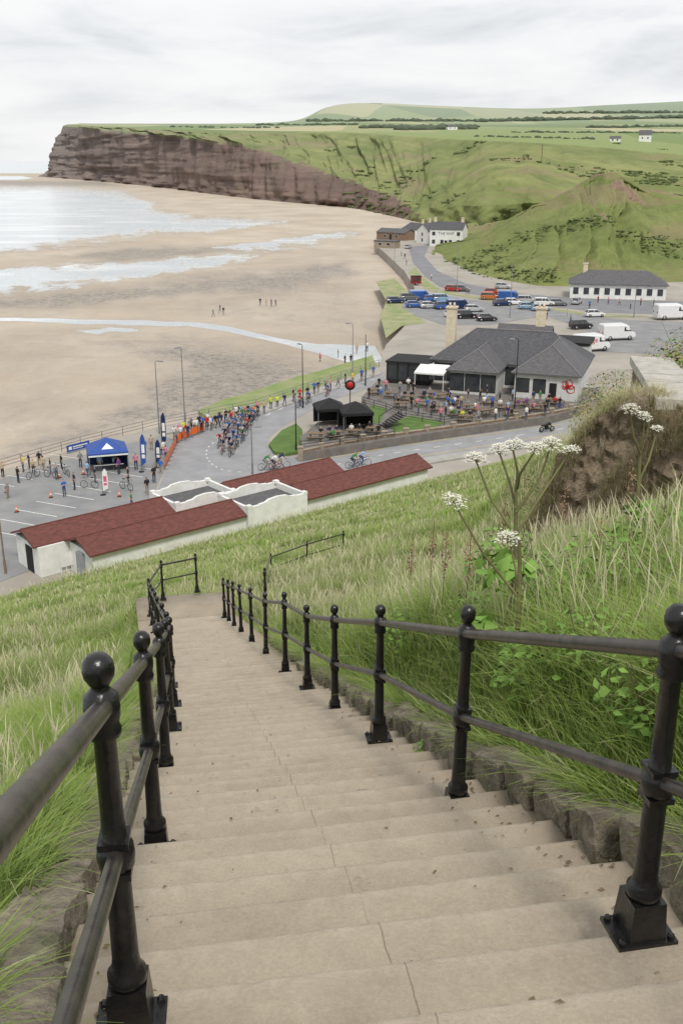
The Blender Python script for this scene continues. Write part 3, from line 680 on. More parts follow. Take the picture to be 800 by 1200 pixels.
# ------------------------------------------------------------ grass
m, nt, b = nmat('grass_blades')
c_ = attr(nt, 'col', 'Color'); nt.links.new(c_, b.inputs['Base Color']); b.inputs['Roughness'].default_value = .6; b.inputs['Specular IOR Level'].default_value = .2
tr = N(nt, 'ShaderNodeBsdfTranslucent'); nt.links.new(c_, tr.inputs[0]); ms = N(nt, 'ShaderNodeMixShader'); ms.inputs[0].default_value = .4
nt.links.new(b.outputs[0], ms.inputs[1]); nt.links.new(tr.outputs[0], ms.inputs[2]); nt.links.new(ms.outputs[0], nt.nodes['Material Output'].inputs[0])
GR = m
def blades(pos, h, wd, bend, c0, c1, segs=3, prof=None, an=None):
    n = len(pos); an = rng.uniform(0, 2*PI, n) if an is None else an; dr = np.stack([np.cos(an), np.sin(an)], 1)
    a2 = an+PI/2+rng.uniform(-.6, .6, n); sdv = np.stack([np.cos(a2), np.sin(a2), np.zeros(n)], 1)
    Vv = np.zeros((n, segs+1, 2, 3)); Cc = np.zeros((n, segs+1, 2, 3))
    for k in range(segs+1):
        t_ = k/segs; c = pos.copy()
        c[:, :2] += dr*(h*bend*t_**2)[:, None]; c[:, 2] += h*t_*(1-.35*bend*t_)
        hw = (wd*((1-t_)**.7 if prof is None else prof[k])+.0003)[:, None]*sdv
        Vv[:, k, 0] = c-hw; Vv[:, k, 1] = c+hw
        cl_ = c0*(1-t_)+c1*t_; sh = .78+.22*t_  # shading put into the blade colour, darkest at the root
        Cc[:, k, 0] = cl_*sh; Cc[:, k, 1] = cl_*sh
    base = (np.arange(n)*(segs+1)*2)[:, None]+(np.arange(segs)*2)[None, :]
    Q = np.stack([base, base+1, base+3, base+2], -1).reshape(-1, 4)
    return Vv.reshape(-1, 3), Q, Cc.reshape(-1, 3)
def nzf(x, y, s, o=0): return .5+.25*(np.sin(x*s+o+1.7*np.sin(y*s*.7+o))+np.sin(y*s*1.3+2*o+1.3*np.sin(x*s*.9)))
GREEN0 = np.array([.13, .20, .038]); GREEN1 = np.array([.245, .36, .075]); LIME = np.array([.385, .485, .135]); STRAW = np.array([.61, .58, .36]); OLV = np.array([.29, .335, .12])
def sample(n, y0, y1):
    y = np.sqrt(rng.uniform(y0*y0, y1*y1, n)); hw = .43*y+.5; x = rng.uniform(-1, 1, n)*hw
    t_ = (x-xc(y))*.9862; q = .6415*(x+18.4)-.767*(y-68.4)
    k = ((np.abs(t_) > 1.25) | (y > 26)) & (q > .4)
    kk = (x-2.6)/2.7; fy = 13.75-2.45*kk
    wallk = (x > 2.6) & (x < 5.6) & (y > fy-.25) & (y < 17.5)
    k &= ~wallk
    return x[k], y[k], t_[k]
def make_grass(name, label, parts):
    Vl, Ql, Cl = [], [], []; off = 0
    for V_, Q_, C_ in parts: Vl.append(V_); Ql.append(Q_+off); Cl.append(C_); off += len(V_)
    me = npmesh(name, np.vstack(Vl), np.vstack(Ql), GR, col=np.vstack(Cl)); return tag(mko(name, me), label, 'grass', kind='stuff')
parts = []
for (n, y0, y1, h0, h1, w0, w1, sg) in [(72000, .9, 5.5, .18, .52, .002, .0052, 4), (82000, 5.5, 12, .22, .58, .0028, .0066, 3), (74000, 12, 26, .26, .6, .0045, .0095, 2), (52000, 26, 46, .3, .6, .009, .02, 2), (36000, 46, 90, .3, .55, .02, .042, 2)]:
    x, y, t_ = sample(n, y0, y1)
    cl = nzf(x, y, .9)*.4+nzf(x, y, 2.6, 1)*.6
    keep = rng.uniform(0, 1, len(x)) < .65+.5*cl; x, y, t_, cl = x[keep], y[keep], t_[keep], cl[keep]
    n_ = len(x); pos = np.stack([x, y, hz(x, y)-.02], 1)
    h = rng.uniform(h0, h1, n_)*(.6+.8*cl)*(.6+.4*sstep(1.25, 1.8, np.abs(t_)))
    nearwall = (np.abs(y-(13.75-2.45*(x-2.6)/2.7)) < 1.3) & (x > 2.4) & (x < 5.8); h = np.where(nearwall, h*.6, h)
    far = sstep(8, 26, y); straw = np.clip(.02+.28*far+.30*(nzf(x, y, .55, 3)-.5)*(.35+far)+np.where(t_ > 0, .06, 0), 0.03, .7)
    pick = (rng.uniform(0, 1, n_) < straw)[:, None]
    rnd = rng.uniform(0, 1, (n_, 1))**.9
    tip = np.where(pick, STRAW*(.75+.4*rnd), GREEN1*(1-rnd)+LIME*rnd)
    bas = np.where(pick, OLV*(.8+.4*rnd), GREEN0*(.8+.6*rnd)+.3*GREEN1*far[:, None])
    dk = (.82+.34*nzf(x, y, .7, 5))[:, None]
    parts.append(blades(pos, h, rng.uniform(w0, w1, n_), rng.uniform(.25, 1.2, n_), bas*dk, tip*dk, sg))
n = 9500; y = rng.uniform(1.2, 16, n); sd_ = np.where(rng.uniform(0, 1, n) < .42, -1.0, 1.0); t_ = sd_*rng.uniform(1.16, 1.38, n)
k = nzf(y*1.7, sd_*3+y, 1.9, 2) > .40; y, sd_, t_ = y[k], sd_[k], t_[k]; n = len(y)
x = xc(y)+t_/.9862; s_ = (x-.56)*DX+y*DY
pos = np.stack([x, y, zpath(s_)+.02], 1); rnd = rng.uniform(0, 1, (n, 1))
parts.append(blades(pos, rng.uniform(.15, .42, n), rng.uniform(.002, .005, n), rng.uniform(.4, 1.3, n), GREEN0*(.8+.6*rnd), np.where(rnd > .92, STRAW, GREEN1*(1-rnd)+LIME*rnd), 4, None, np.where(sd_ < 0, 0.0, PI)+rng.uniform(-1.2, 1.2, n)))
for (n, y0, y1, h0, h1, wd) in [(2200, 1.0, 6, .5, .78, .0038), (8500, 6, 16, .52, .85, .006), (13000, 16, 34, .5, .85, .011), (9000, 34, 80, .45, .8, .026)]:
    x, y, t_ = sample(n, y0, y1); k = ((np.abs(t_) > 1.6) | (y > 26)) & (nzf(x, y, .6, 2) > .35); x, y = x[k], y[k]; n_ = len(x)
    rnd = rng.uniform(.75, 1.15, (n_, 1)); pos = np.stack([x, y, hz(x, y)], 1)
    parts.append(blades(pos, rng.uniform(h0, h1, n_), np.full(n_, wd), rng.uniform(.05, .5, n_), OLV*rnd, np.array([.68, .63, .43])*rnd, 6, [.2, .18, .16, .14, .5, .85, .1]))
make_grass('long_grass', 'long green and straw coloured grass covering the bank', parts)

# ------------------------------------------------------------ old wall on the right
m, nt, b = nmat('old_wall_stone')
n1 = noisef(nt, 1.3, 7, .3, .7); n2 = noisef(nt, 6, 9, .36, .64, rough=.78); n3 = noisef(nt, 2.6, 7, .45, .62, stretch=(1, 1, .22)); n4 = noisef(nt, 18, 5, .35, .65)
g_ = N(nt, 'ShaderNodeTexCoord')
wz_ = N(nt, 'ShaderNodeVectorMath', operation='ADD'); nt.links.new(g_.outputs['UV'], wz_.inputs[0])
nn_ = N(nt, 'ShaderNodeTexNoise'); nn_.inputs['Scale'].default_value = 3.0; nn_.inputs['Detail'].default_value = 5; nt.links.new(g_.outputs['UV'], nn_.inputs['Vector'])
sc_ = N(nt, 'ShaderNodeVectorMath', operation='SCALE'); sc_.inputs['Scale'].default_value = .16; nt.links.new(nn_.outputs['Color'], sc_.inputs[0]); nt.links.new(sc_.outputs[0], wz_.inputs[1])
br = N(nt, 'ShaderNodeTexBrick'); br.inputs['Scale'].default_value = 2.6; br.inputs['Color1'].default_value = (.40, .30, .21, 1); br.inputs['Color2'].default_value = (.60, .48, .35, 1); br.inputs['Mortar'].default_value = (.34, .26, .18, 1); br.inputs['Mortar Size'].default_value = .03; br.inputs['Mortar Smooth'].default_value = .9; br.inputs['Brick Width'].default_value = .42; br.inputs['Row Height'].default_value = .2
nt.links.new(wz_.outputs[0], br.inputs['Vector'])
col = mixc(nt, n1, mixc(nt, .65, br.outputs['Color'], (.55, .42, .28)), br.outputs['Color']); col = mixc(nt, n2, mixc(nt, .5, col, (.20, .148, .10)), col); col = mixc(nt, n4, mixc(nt, .25, col, (.14, .10, .07)), col); col = mixc(nt, math_(nt, 'MULTIPLY', n3, .6), col, (.64, .53, .37))
nt.links.new(col, b.inputs['Base Color']); b.inputs['Roughness'].default_value = .95; bumpn(nt, b, math_(nt, 'ADD', n2, math_(nt, 'MULTIPLY', n4, .5)), 1.0, .07)
OLDB = m
COPE = mt('concrete_coping', (.50, .48, .43), (.34, .32, .28), 5, .92, .4)
o0 = Vector((4.0, 12.6, H-5.2))
wt = thing('old_wall', 'old rough crumbling retaining wall with pale concrete coping at right', 'wall', o0)
def wallseg(name, a_, b_, tops, zbot, th, nseg, mat, parent, jag=0.0, rough=.05):
    d_ = (b_-a_); L = d_.length; d_.normalize(); nr_ = Vector((d_.y, -d_.x)); V_ = []; Fq = []; uv = []
    nh = 60
    for i in range(nseg+1):
        t_ = i/nseg; top = H+np.interp(t_, [q[0] for q in tops], [q[1] for q in tops])+jag*noise.noise(Vector((t_*11, 2, 0)))+jag*.5*noise.noise(Vector((t_*37, 5, 0)))
        ring = [(0, zbot+(top-zbot)*k/nh) for k in range(nh+1)]+[(th, top), (th, zbot)]
        for (of, z_) in ring:
            p = a_+d_*L*t_+nr_*of; bmp = rough*(noise.fractal(Vector((p.x*2, p.y*2, z_*2)), .9, 2, 6)+.45*noise.noise(Vector((p.x*8, p.y*8, z_*8)))) if of == 0 else 0
            sg_ = -1 if th > 0 else 1
            V_.append((p.x+sg_*nr_.x*bmp-o0.x, p.y+sg_*nr_.y*bmp-o0.y, z_-o0.z)); uv.append((L*t_, z_))
    n_ = nh+3
    for i in range(nseg):
        for k in range(n_-1): Fq.append((i*n_+k, i*n_+k+1, (i+1)*n_+k+1, (i+1)*n_+k))
    Fq.append(tuple(range(n_))); Fq.append(tuple(reversed(range(nseg*n_, nseg*n_+n_))))
    me = bpy.data.meshes.new(name); me.from_pydata(V_, [], Fq); me.update(); ul = me.uv_layers.new(name='UVMap')
    bq = bmesh.new(); bq.from_mesh(me); bmesh.ops.recalc_face_normals(bq, faces=bq.faces); bq.to_mesh(me); bq.free()
    ul = me.uv_layers[0]
    for lp in me.loops: ul.data[lp.index].uv = uv[lp.vertex_index]
    me.materials.append(mat); return mko(name, me, parent)
FA, FB_ = Vector((2.70, 13.7)), Vector((5.50, 11.6))
TOPS = [(0, -5.1), (.07, -4.5), (.13, -4.0), (.20, -3.55), (.33, -3.1), (.45, -3.0), (.6, -2.98), (1, -2.9)]
fd = (FB_-FA); fn = Vector((-fd.y, fd.x)).normalized()
if fn.y > 0: fn = -fn
dl_ = fd.normalized(); nrt = Vector((dl_.y, -dl_.x)); TH = -.6 if nrt.dot(fn) > 0 else .6
wallseg('wall_face', FA, FB_, TOPS, H-8.5, TH, 150, OLDB, wt, .3, .14)
CA, CB_ = Vector((4.12, 12.60, -2.95)), Vector((5.30, 18.0, -3.40))
wallseg('wall_side', Vector((CA.x, CA.y)), Vector((CB_.x, CB_.y)), [(0, CA.z-.09), (1, CB_.z-.09)], H-8.5, .6, 20, OLDB, wt, 0, .03)
dcp = (CB_-CA); Lcp = dcp.length; dcp.normalize(); nr_ = Vector((dcp.y, -dcp.x, 0)).normalized(); up_ = nr_.cross(dcp).normalized()
if up_.z < 0: up_ = -up_
Mcp = Matrix((nr_, dcp, up_)).transposed()
for i in range(6):
    p = CA+dcp*((i+.5)*Lcp/6)+nr_*.29
    MB().box((p.x-o0.x, p.y-o0.y, p.z+H-o0.z-.02+random.uniform(-.008, .008)), (.70, Lcp/6*.985, .14), 0, M=Mcp).build('coping_slab', COPE, wt)
parts = []
fa_ = math.atan2(fn.y, fn.x)
n = 8500; k = rng.uniform(0, 1, n); f_ = rng.uniform(0, 1, n)**.8; kk = nzf(k*13, f_*4, 1.0, 1) > .47; k = k[kk]; f_ = f_[kk]; n = len(k)
top = H+np.interp(k, [q[0] for q in TOPS], [q[1] for q in TOPS])
wx = FA.x+fd.x*k+fn.x*.10; wy = FA.y+fd.y*k+fn.y*.10; zg = hz(wx, wy)
pos = np.stack([wx, wy, zg+np.maximum(top-zg, .05)*f_], 1); rnd = rng.uniform(.75, 1.2, (n, 1)); gsel = (rng.uniform(0, 1, (n, 1)) < .24)
parts.append(blades(pos, rng.uniform(.10, .36, n), rng.uniform(.002, .004, n), rng.uniform(.1, 1.4, n), np.where(gsel, GREEN0*1.2, np.array([.56, .45, .30])*rnd), np.where(gsel, LIME, np.array([.76, .65, .47])*rnd), 3, None, fa_+rng.uniform(-1.3, 1.3, n)))
n = 3600; k = rng.uniform(0, .5, n); top = H+np.interp(k, [q[0] for q in TOPS], [q[1] for q in TOPS]); bk_ = rng.uniform(0, .6, n)
wx = FA.x+fd.x*k-fn.x*bk_; wy = FA.y+fd.y*k-fn.y*bk_
pos = np.stack([wx, wy, top-.1], 1); rnd = rng.uniform(.7, 1.2, (n, 1)); gsel = (rng.uniform(0, 1, (n, 1)) < .3)
parts.append(blades(pos, rng.uniform(.12, .45, n), rng.uniform(.003, .006, n), rng.uniform(.2, 1.2, n), np.where(gsel, GREEN0, np.array([.46, .39, .23])*rnd), np.where(gsel, LIME*.8, np.array([.72, .63, .44])*rnd), 3))
make_grass('dry_grass', 'brown dead grass on the top and face of the old wall', parts)

LEAF = [mt('leaf_green', (.19, .32, .068), (.115, .21, .044), 3, .7, spec=.15), mt('leaf_olive', (.29, .29, .125), (.19, .20, .085), 3, .85, spec=.1), mt('leaf_brown', (.36, .285, .18), (.26, .20, .125), 3, .9, spec=.1)]
STEM = mt('plant_stem', (.20, .20, .085), (.13, .115, .055), 5, .8)
STEMB = mt('brown_stem', (.24, .175, .115), (.155, .115, .075), 5, .85)
def leaves(mb, c, rad, n, sz, m=0, flat=.5):
    for _ in range(n):
        d_ = Vector((random.gauss(0, 1), random.gauss(0, 1), random.gauss(0, 1))).normalized()*(random.random()**.4)
        p = c+Vector((d_.x*rad[0], d_.y*rad[1], d_.z*rad[2])); s_ = sz*random.uniform(.6, 1.3)
        nrm = (d_+Vector((random.uniform(-.6, .6), random.uniform(-.6, .6), flat+random.uniform(-.2, .6)))).normalized()
        a_ = nrm.orthogonal().normalized(); a_.rotate(Matrix.Rotation(random.uniform(0, 2*PI), 3, nrm)); b_ = nrm.cross(a_)
        mb.add([p-a_*s_*.6, p-a_*s_*.15+b_*s_*.32, p+a_*s_*.6+nrm*-.12*s_, p-a_*s_*.15-b_*s_*.32], [(0, 1, 2), (0, 2, 3)], m if isinstance(m, int) else random.choice(m))
def leafy(u, v, rad, n, sz, label, mi=0, dz=.0, name='leafy_plant', grp=None):
    p = HIT(u, v) if not isinstance(u, Vector) else u
    t_ = thing(name, label, 'plant', p, 0, grp)
    mb = MB()
    for _k in range(14 if name == 'bramble_shrub' else 6): mb.tube([(0, 0, -.05), (random.uniform(-.9, .9)*rad[0], random.uniform(-.9, .9)*rad[1], rad[2]*random.uniform(1.0, 2.1))], [.008, .003], 5)
    mb.build('stem', STEM if mi == 0 else STEMB, t_)
    mb = MB(); leaves(mb, Vector((0, 0, rad[2]*.9+dz)), rad, n, sz, mi); tag(mb.build('leaf_mass', LEAF, t_), kind='stuff')
    return t_
leafy(590, 705, (.42, .4, .42), 460, .07, 'broad leaved green weed beside the tall white flowers')
leafy(640, 735, (.4, .4, .32), 380, .05, 'small leaved green bush behind the second right hand post')
leafy(555, 745, (.25, .25, .26), 220, .05, 'low green weed between second and third right hand posts')
leafy(715, 720, (.5, .4, .33), 400, .048, 'green bramble clump above the right hand top rail')
leafy(510, 895, (.16, .18, .10), 140, .045, 'low green weed growing onto the steps beside the second post')
leafy(470, 770, (.3, .3, .28), 240, .05, 'green weed behind the third right hand post')
leafy(690, 800, (.35, .3, .26), 280, .045, 'green weed between first and second right hand posts')
leafy(660, 665, (.4, .4, .3), 300, .055, 'green nettle patch at the foot of the old wall', 0)
leafy(770, 660, (.4, .4, .3), 280, .055, 'green bush at the right edge under the old wall', [0, 0, 1])
leafy(620, 820, (.3, .3, .2), 190, .06, 'broad leaved dock below the lower right hand rail')
leafy(765, 860, (.3, .3, .22), 220, .048, 'leafy weed behind the nearest right hand post')
leafy(85, 900, (.25, .25, .18), 150, .048, 'leafy weed in the grass left of the nearest left post')
for i, (x, y, r_) in enumerate([(6.4, 17.5, 1.0), (7.2, 20, 1.25), (5.9, 21, 1.1), (8.4, 22, 1.4), (6.8, 23.5, 1.3), (9.6, 24.5, 1.5), (8.0, 18.5, 1.2), (5.2, 23.5, 1.0), (4.3, 17.6, .8)]):
    p = Vector((x, y, float(hz(x, y))))
    leafy(p, 0, (r_*.9, r_*.9, r_*.6), int(1900*r_), .07, f'dry brown and olive bramble shrub behind the wall, {ordw(i+1)} of nine', [1, 1, 2, 2, 0], name='bramble_shrub', grp='bramble shrubs behind the old wall')
FLOR = mt('white_florets', (.78, .77, .68), (.66, .64, .52), 30, .8)
def umbel(pl, base, tip, r_):
    st_ = MB(); midp = (base+tip)/2+Vector((random.uniform(-.05, .05), random.uniform(-.03, .03), -.04)); st_.tube([base, midp, tip-Vector((0, 0, r_*.6))], [.011, .009, .006], 6)
    so_ = st_.build('branch', STEM, pl)
    um = MB(); tl = Vector((random.uniform(-.35, .35), random.uniform(-.5, .1), 1)).normalized(); R_ = tl.to_track_quat('Z', 'Y').to_matrix()
    for k in range(20):
        a_ = k*2.399; rr2 = r_*math.sqrt((k+.5)/20); q = tip+R_ @ Vector((rr2*math.cos(a_), rr2*math.sin(a_), -.55*rr2*rr2/r_))
        um.tube([tip-Vector((0, 0, r_*.6)), q], .002, 3, 1, caps=False)
        for _j in range(10):
            c = q+Vector((random.gauss(0, .011), random.gauss(0, .011), random.gauss(.006, .006))); s_ = random.uniform(.005, .010)
            um.add([c+Vector((s_, 0, random.uniform(-.006, .006))), c+Vector((0, s_, 0)), c+Vector((-s_, 0, random.uniform(-.006, .006))), c+Vector((0, -s_, 0))], [(0, 1, 2, 3)])
    tag(um.build('flower_head', [FLOR, STEM], so_), kind='stuff')
def hogweed(label, heads, Yd, basepx=None):
    hs = [WY(u, v, Yd+random.uniform(-.2, .2)) for u, v, r_ in heads]; cx_ = sum(h.x for h in hs)/len(hs)
    if basepx: cx_ = WY(basepx, 600, Yd).x
    g0 = Vector((cx_, Yd, float(hz(cx_, Yd)))); t_ = thing('hogweed', label, 'plant', g0)
    topz = max(h.z for h in hs)-g0.z; mb = MB(); mb.tube([(0, 0, -.05), (.02, 0, topz*.4), (0, .01, topz*.7), (-.01, 0, topz-.3)], [.02, .017, .013, .009], 8); mb.build('stem', STEM, t_)
    for h_, (u, v, r_) in zip(hs, heads):
        q = h_-g0; z_ = max(.3*topz, q.z-.3-abs(q.x)*.9); umbel(t_, Vector((0, 0, z_)), q, r_)
    mb = MB()
    for _k in range(3): leaves(mb, Vector((random.uniform(-.25, .25), random.uniform(-.2, .2), topz*random.uniform(.2, .5))), (.18, .18, .06), 10, .16)
    tag(mb.build('leaf', LEAF, t_), kind='stuff')
hogweed('tall hogweed with several white flower heads above the road', [(558, 533, .08), (585, 524, .065), (601, 517, .09), (627, 522, .06), (645, 516, .085), (668, 524, .055)], 6.6, 604)
hogweed('shorter hogweed with two white flower heads lower on the bank', [(597, 627, .08), (533, 584, .07)], 6.0, 612)
hogweed('white flowered hogweed growing against the old wall coping', [(738, 476, .07), (756, 486, .06), (770, 500, .045)], 8.2)
DOCK = mt('dock_seed', (.29, .185, .115), (.2, .125, .08), 20, .9)
for i, (u, v, Yd) in enumerate([(520, 650, 8.5), (505, 640, 9.2), (590, 600, 9.5), (548, 655, 8.0), (738, 570, 9.5), (660, 600, 10.5), (480, 660, 10), (700, 640, 8)]):
    tip = WY(u, v-30, Yd); gx = tip.x; g0 = Vector((gx, Yd, float(hz(gx, Yd)))); L_ = max(.5, min(1.2, tip.z-g0.z))
    t_ = thing('dock_plant', '', 'plant', g0); reg('brown dock stalks on the right bank', t_, 'brown seeding dock stalk in the right bank grass')
    mb = MB(); mb.tube([(0, 0, 0), (.03, 0, L_)], [.006, .003], 5); mb.build('stem', STEMB, t_)
    mb = MB(); leaves(mb, Vector((.025, 0, L_*.78)), (.05, .05, L_*.26), 130, .025); tag(mb.build('seed_head', DOCK, t_), kind='stuff')
finish('brown dock stalks on the right bank', 'stalk')

# ------------------------------------------------------------ seaside block with red roofs
E0 = W(108, 652, 2.4); RZ = math.atan2(.6415, .767)
t_ = thing('seafront_block', 'low white building with four red tiled roofs below the bank', 'building', (E0.x, E0.y, 0), RZ)
mb = MB(); mb.b2(.1, 34.9, .2, 4.0, 0, 2.42); mb.b2(-2.4, 27.6, 4.05, 8.2, 0, 2.42); mb.build('wall', WHITE, t_)
for (x0, x1, y0, y1) in ((-.25, 13.8, -.15, 4.2), (20.05, 35.2, -.15, 4.2), (-2.7, 9.7, 4.22, 8.5), (15.75, 27.9, 4.22, 8.5)):
    r_ = MB().gable(x0, x1, y0, y1, 2.52, 3.35, th=.14).build('roof', REDTILE, t_)
    MB().tube([(x0, (y0+y1)/2, 3.35), (x1, (y0+y1)/2, 3.35)], .07, 6).build('ridge_tile', REDTILE, r_)
for (x0, x1, y0, y1) in ((9.75, 15.7, 4.25, 8.6), (13.85, 20.0, -.25, 4.2)):
    pw = MB(); th = .25; zp = 3.15
    pw.b2(x0, x1, y0, y0+th, 0, zp); pw.b2(x0, x1, y1-th, y1, 0, zp); pw.b2(x0, x0+th, y0+th, y1-th, 0, zp); pw.b2(x1-th, x1, y0+th, y1-th, 0, zp)
    xm = (x0+x1)/2
    for yy_ in (y0, y1-th):
        pr_ = [(xm-1.9, zp-.01), (xm+1.9, zp-.01), (xm+1.9, zp+.06), (xm+1.3, zp+.1), (xm+.9, zp+.28), (xm, zp+.36), (xm-.9, zp+.28), (xm-1.3, zp+.1), (xm-1.9, zp+.06)]; q_ = len(pr_)
        vs_ = [(a_, yy_+.002, b_) for a_, b_ in pr_]+[(a_, yy_+th-.002, b_) for a_, b_ in pr_]
        pw.add(vs_, [tuple(range(q_)), tuple(reversed(range(q_, 2*q_)))]+[(i, q_+i, q_+(i+1) % q_, (i+1) % q_) for i in range(q_)])
    for xx_ in (x0, x1-.4):
        for yy_ in (y0, y1-.4): pw.b2(xx_-.02, xx_+.42, yy_-.02, yy_+.42, zp-.1, zp+.14)
    pw.build('parapet', WHITE, t_)
    MB().b2(x0+th, x1-th, y0+th, y1-th, 2.4, 2.6).build('flat_roof', SLATE2, t_)
MB().box((0, 2.0, 1.05), (.3, 1.0, 2.1)).build('door', mt('grey_door', (.3, .32, .34), None, 3, .6), t_)
MB().b2(-2.45, -2.36, 5.2, 6.4, 0, 2.1).build('door', BLACKM, t_)
gt = thing('white_gate', 'white boarded gate and fence at the left end of the red roofed building', 'gate', W(72, 668, .3), RZ)
for k in range(7): MB().b2(k*.42, k*.42+.06, -.03, .03, -.4, 1.5).build('post', WHITE, gt)
MB().b2(-.05, 2.6, -.045, -.033, .2, 1.35).build('panel', WHITE, gt)

# ------------------------------------------------------------ houses
def window(par, x, z, wd, h, y=0, sgn=-1, fm=WHITE, gm=GLASS):
    f_ = MB(); f_.b2(x-wd/2-.07, x+wd/2+.07, min(y, y+sgn*.05), max(y, y+sgn*.05), z-h/2-.07, z+h/2+.07); f_ = f_.build('window', fm, par)
    p = MB(); y2 = y+sgn*.053; p.b2(x-wd/2, x+wd/2, min(y2, y2+sgn*.02), max(y2, y2+sgn*.02), z-h/2, z+h/2); p.build('pane', gm, f_)
def house(name, label, cat, pa, pb, z, depth, hw, hr, kind='gable', wall=WHITE, roof=SLATE, wins=(), door=None, chim=(), over=.25, grp=None):
    pa = W(*pa, z); pb = W(*pb, z); L = (pb-pa).length; rz = math.atan2(pb.y-pa.y, pb.x-pa.x)
    t_ = thing(name, label, cat, pa, rz, grp); mb = MB(); mb.b2(0, L, 0, depth, -.5, hw)
    if kind == 'gable': mb.add([(0, 0, hw), (0, depth, hw), (0, depth/2, hr-.1), (L, 0, hw), (L, depth, hw), (L, depth/2, hr-.1)], [(0, 2, 1), (3, 4, 5)])
    mb.build('wall', wall, t_)
    if kind == 'gable': r_ = MB().gable(-over, L+over, -over, depth+over, hw+.05, hr, th=.12).build('roof', roof, t_)
    elif kind == 'hip': r_ = MB().hip(-over, L+over, -over, depth+over, hw+.12, hr, hipx=depth*.45).build('roof', roof, t_)
    else: r_ = MB().b2(-over, L+over, -over, depth+over, hw, hw+.2).build('roof', roof, t_)
    for (fx, zc, wd, h) in wins: window(t_, fx*L, zc, wd, h)
    if door is not None: MB().b2(door*L-.5, door*L+.5, -.05, 0, 0, 2.1).build('door', BLACKM, t_)
    for (cx_, cy_) in chim: c_ = MB(); c_.b2(cx_*L-.5, cx_*L+.5, depth*cy_-.4, depth*cy_+.4, hw, hr+1.3); c_.b2(cx_*L-.6, cx_*L+.6, depth*cy_-.5, depth*cy_+.5, hr+1.3, hr+1.5); c_.build('chimney', CREAM, r_)
    return t_, L
inn, L = house('inn', 'white two storey inn with dark roof and faint painted name', 'building', (503, 288), (541, 289), 0, 9, 6.0, 8.6, 'gable', wins=[(.12, 4.5, 1.2, 1.3), (.12, 1.6, 1.2, 1.4), (.88, 4.5, 1.2, 1.3), (.88, 1.6, 1.2, 1.4), (.38, 1.6, 1.2, 1.4), (.64, 1.6, 1.2, 1.4)], door=.5, chim=[(.08, .5), (.92, .5)])
text_mesh('lettering', 'THE SHIP', 1.5, INK, Matrix.Translation((L*.5, -.03, 4.5)) @ Matrix.Rotation(PI/2, 4, 'X'), inn)
gw, L2 = house('inn_wing', 'white gabled cottage joined to the left of the inn', 'building', (488, 284), (503, 286), 0, 10, 4.8, 7.4, 'gable', wins=[(.5, 3.4, 1.1, 1.2), (.5, 1.3, 1.1, 1.2)], chim=[(.1, .5)])
# front gable facing the camera on the wing
gb = MB(); gb.add([(.3, -.4, -.3), (L2-.3, -.4, -.3), (L2-.3, -.4, 4.6), (L2/2, -.4, 7.0), (.3, -.4, 4.6), (.3, 3, -.3), (L2-.3, 3, -.3), (L2-.3, 3, 4.6), (L2/2, 3, 7.0), (.3, 3, 4.6)], [(0, 1, 2, 3, 4), (1, 6, 7, 2), (5, 0, 4, 9)]).build('gable_wall', WHITE, gw)
MB().add([(.05, -.6, 4.45), (L2/2, -.6, 7.15), (L2/2, 4.5, 7.15), (.05, 4.5, 4.45), (L2-.05, -.6, 4.45), (L2-.05, 4.5, 4.45)], [(0, 1, 2, 3), (1, 4, 5, 2)]).build('gable_roof', SLATE, gw)
window(gw, L2/2, 3.4, 1.1, 1.2, -.4); window(gw, L2/2, 1.3, 1.1, 1.2, -.4)
house('cottage', 'white cottage with dark roof left of the inn', 'building', (471, 279), (486, 281), 0, 8, 3.8, 6.2, 'gable', wins=[(.3, 1.6, 1, 1.1), (.75, 1.6, 1, 1.1)], chim=[(.9, .5)])
house('boat_shed', 'low dark roofed brown shed at the head of the beach', 'building', (441, 280), (474, 282), 0, 7, 2.8, 4.3, 'gable', wall=BRICK, roof=SLATE2, wins=[(.3, 1.5, 1.6, 1), (.7, 1.5, 1.6, 1)], door=.5)
house('boat_shed', 'smaller flat roofed shed nearer the beach edge', 'building', (438, 290), (462, 291), 0, 5, 2.4, 3, 'flat', wall=STONEW, roof=SLATE2, wins=[(.3, 1.4, 1.4, .9), (.7, 1.4, 1.4, .9)])
cafe, L3 = house('cafe_building', 'long white single storey building with dark hipped roof under the hill', 'building', (667, 349), (779, 352), 0, 10, 3.2, 6.0, 'hip', roof=SLATE2, over=.5, wins=[(.06+.11*k, 1.7, 1.2, 1.5) for k in range(9)], chim=[(.15, .5)])
def farhouse(name, label, u, v, wd, hh):
    p = far_hit(u, v); t_ = thing(name, label, 'building', p, random.uniform(-.3, .3))
    MB().b2(-wd/2, wd/2, 0, wd*.5, -3, hh).build('wall', WHITE, t_); MB().gable(-wd/2-.3, wd/2+.3, -.4, wd*.5+.4, hh, hh*1.7).build('roof', SLATE2, t_)
    window(t_, -wd*.22, hh*.55, 1.3, 1.4); window(t_, wd*.22, hh*.55, 1.3, 1.4)
farhouse('farmhouse', 'white farmhouse high on the green slope at right', 755, 166, 11, 6)
farhouse('farmhouse', 'low pale farm building left of the white farmhouse', 720, 166, 9, 2.8)
farhouse('farmhouse', 'tiny far white farm building on the headland fields', 530, 152, 14, 4)

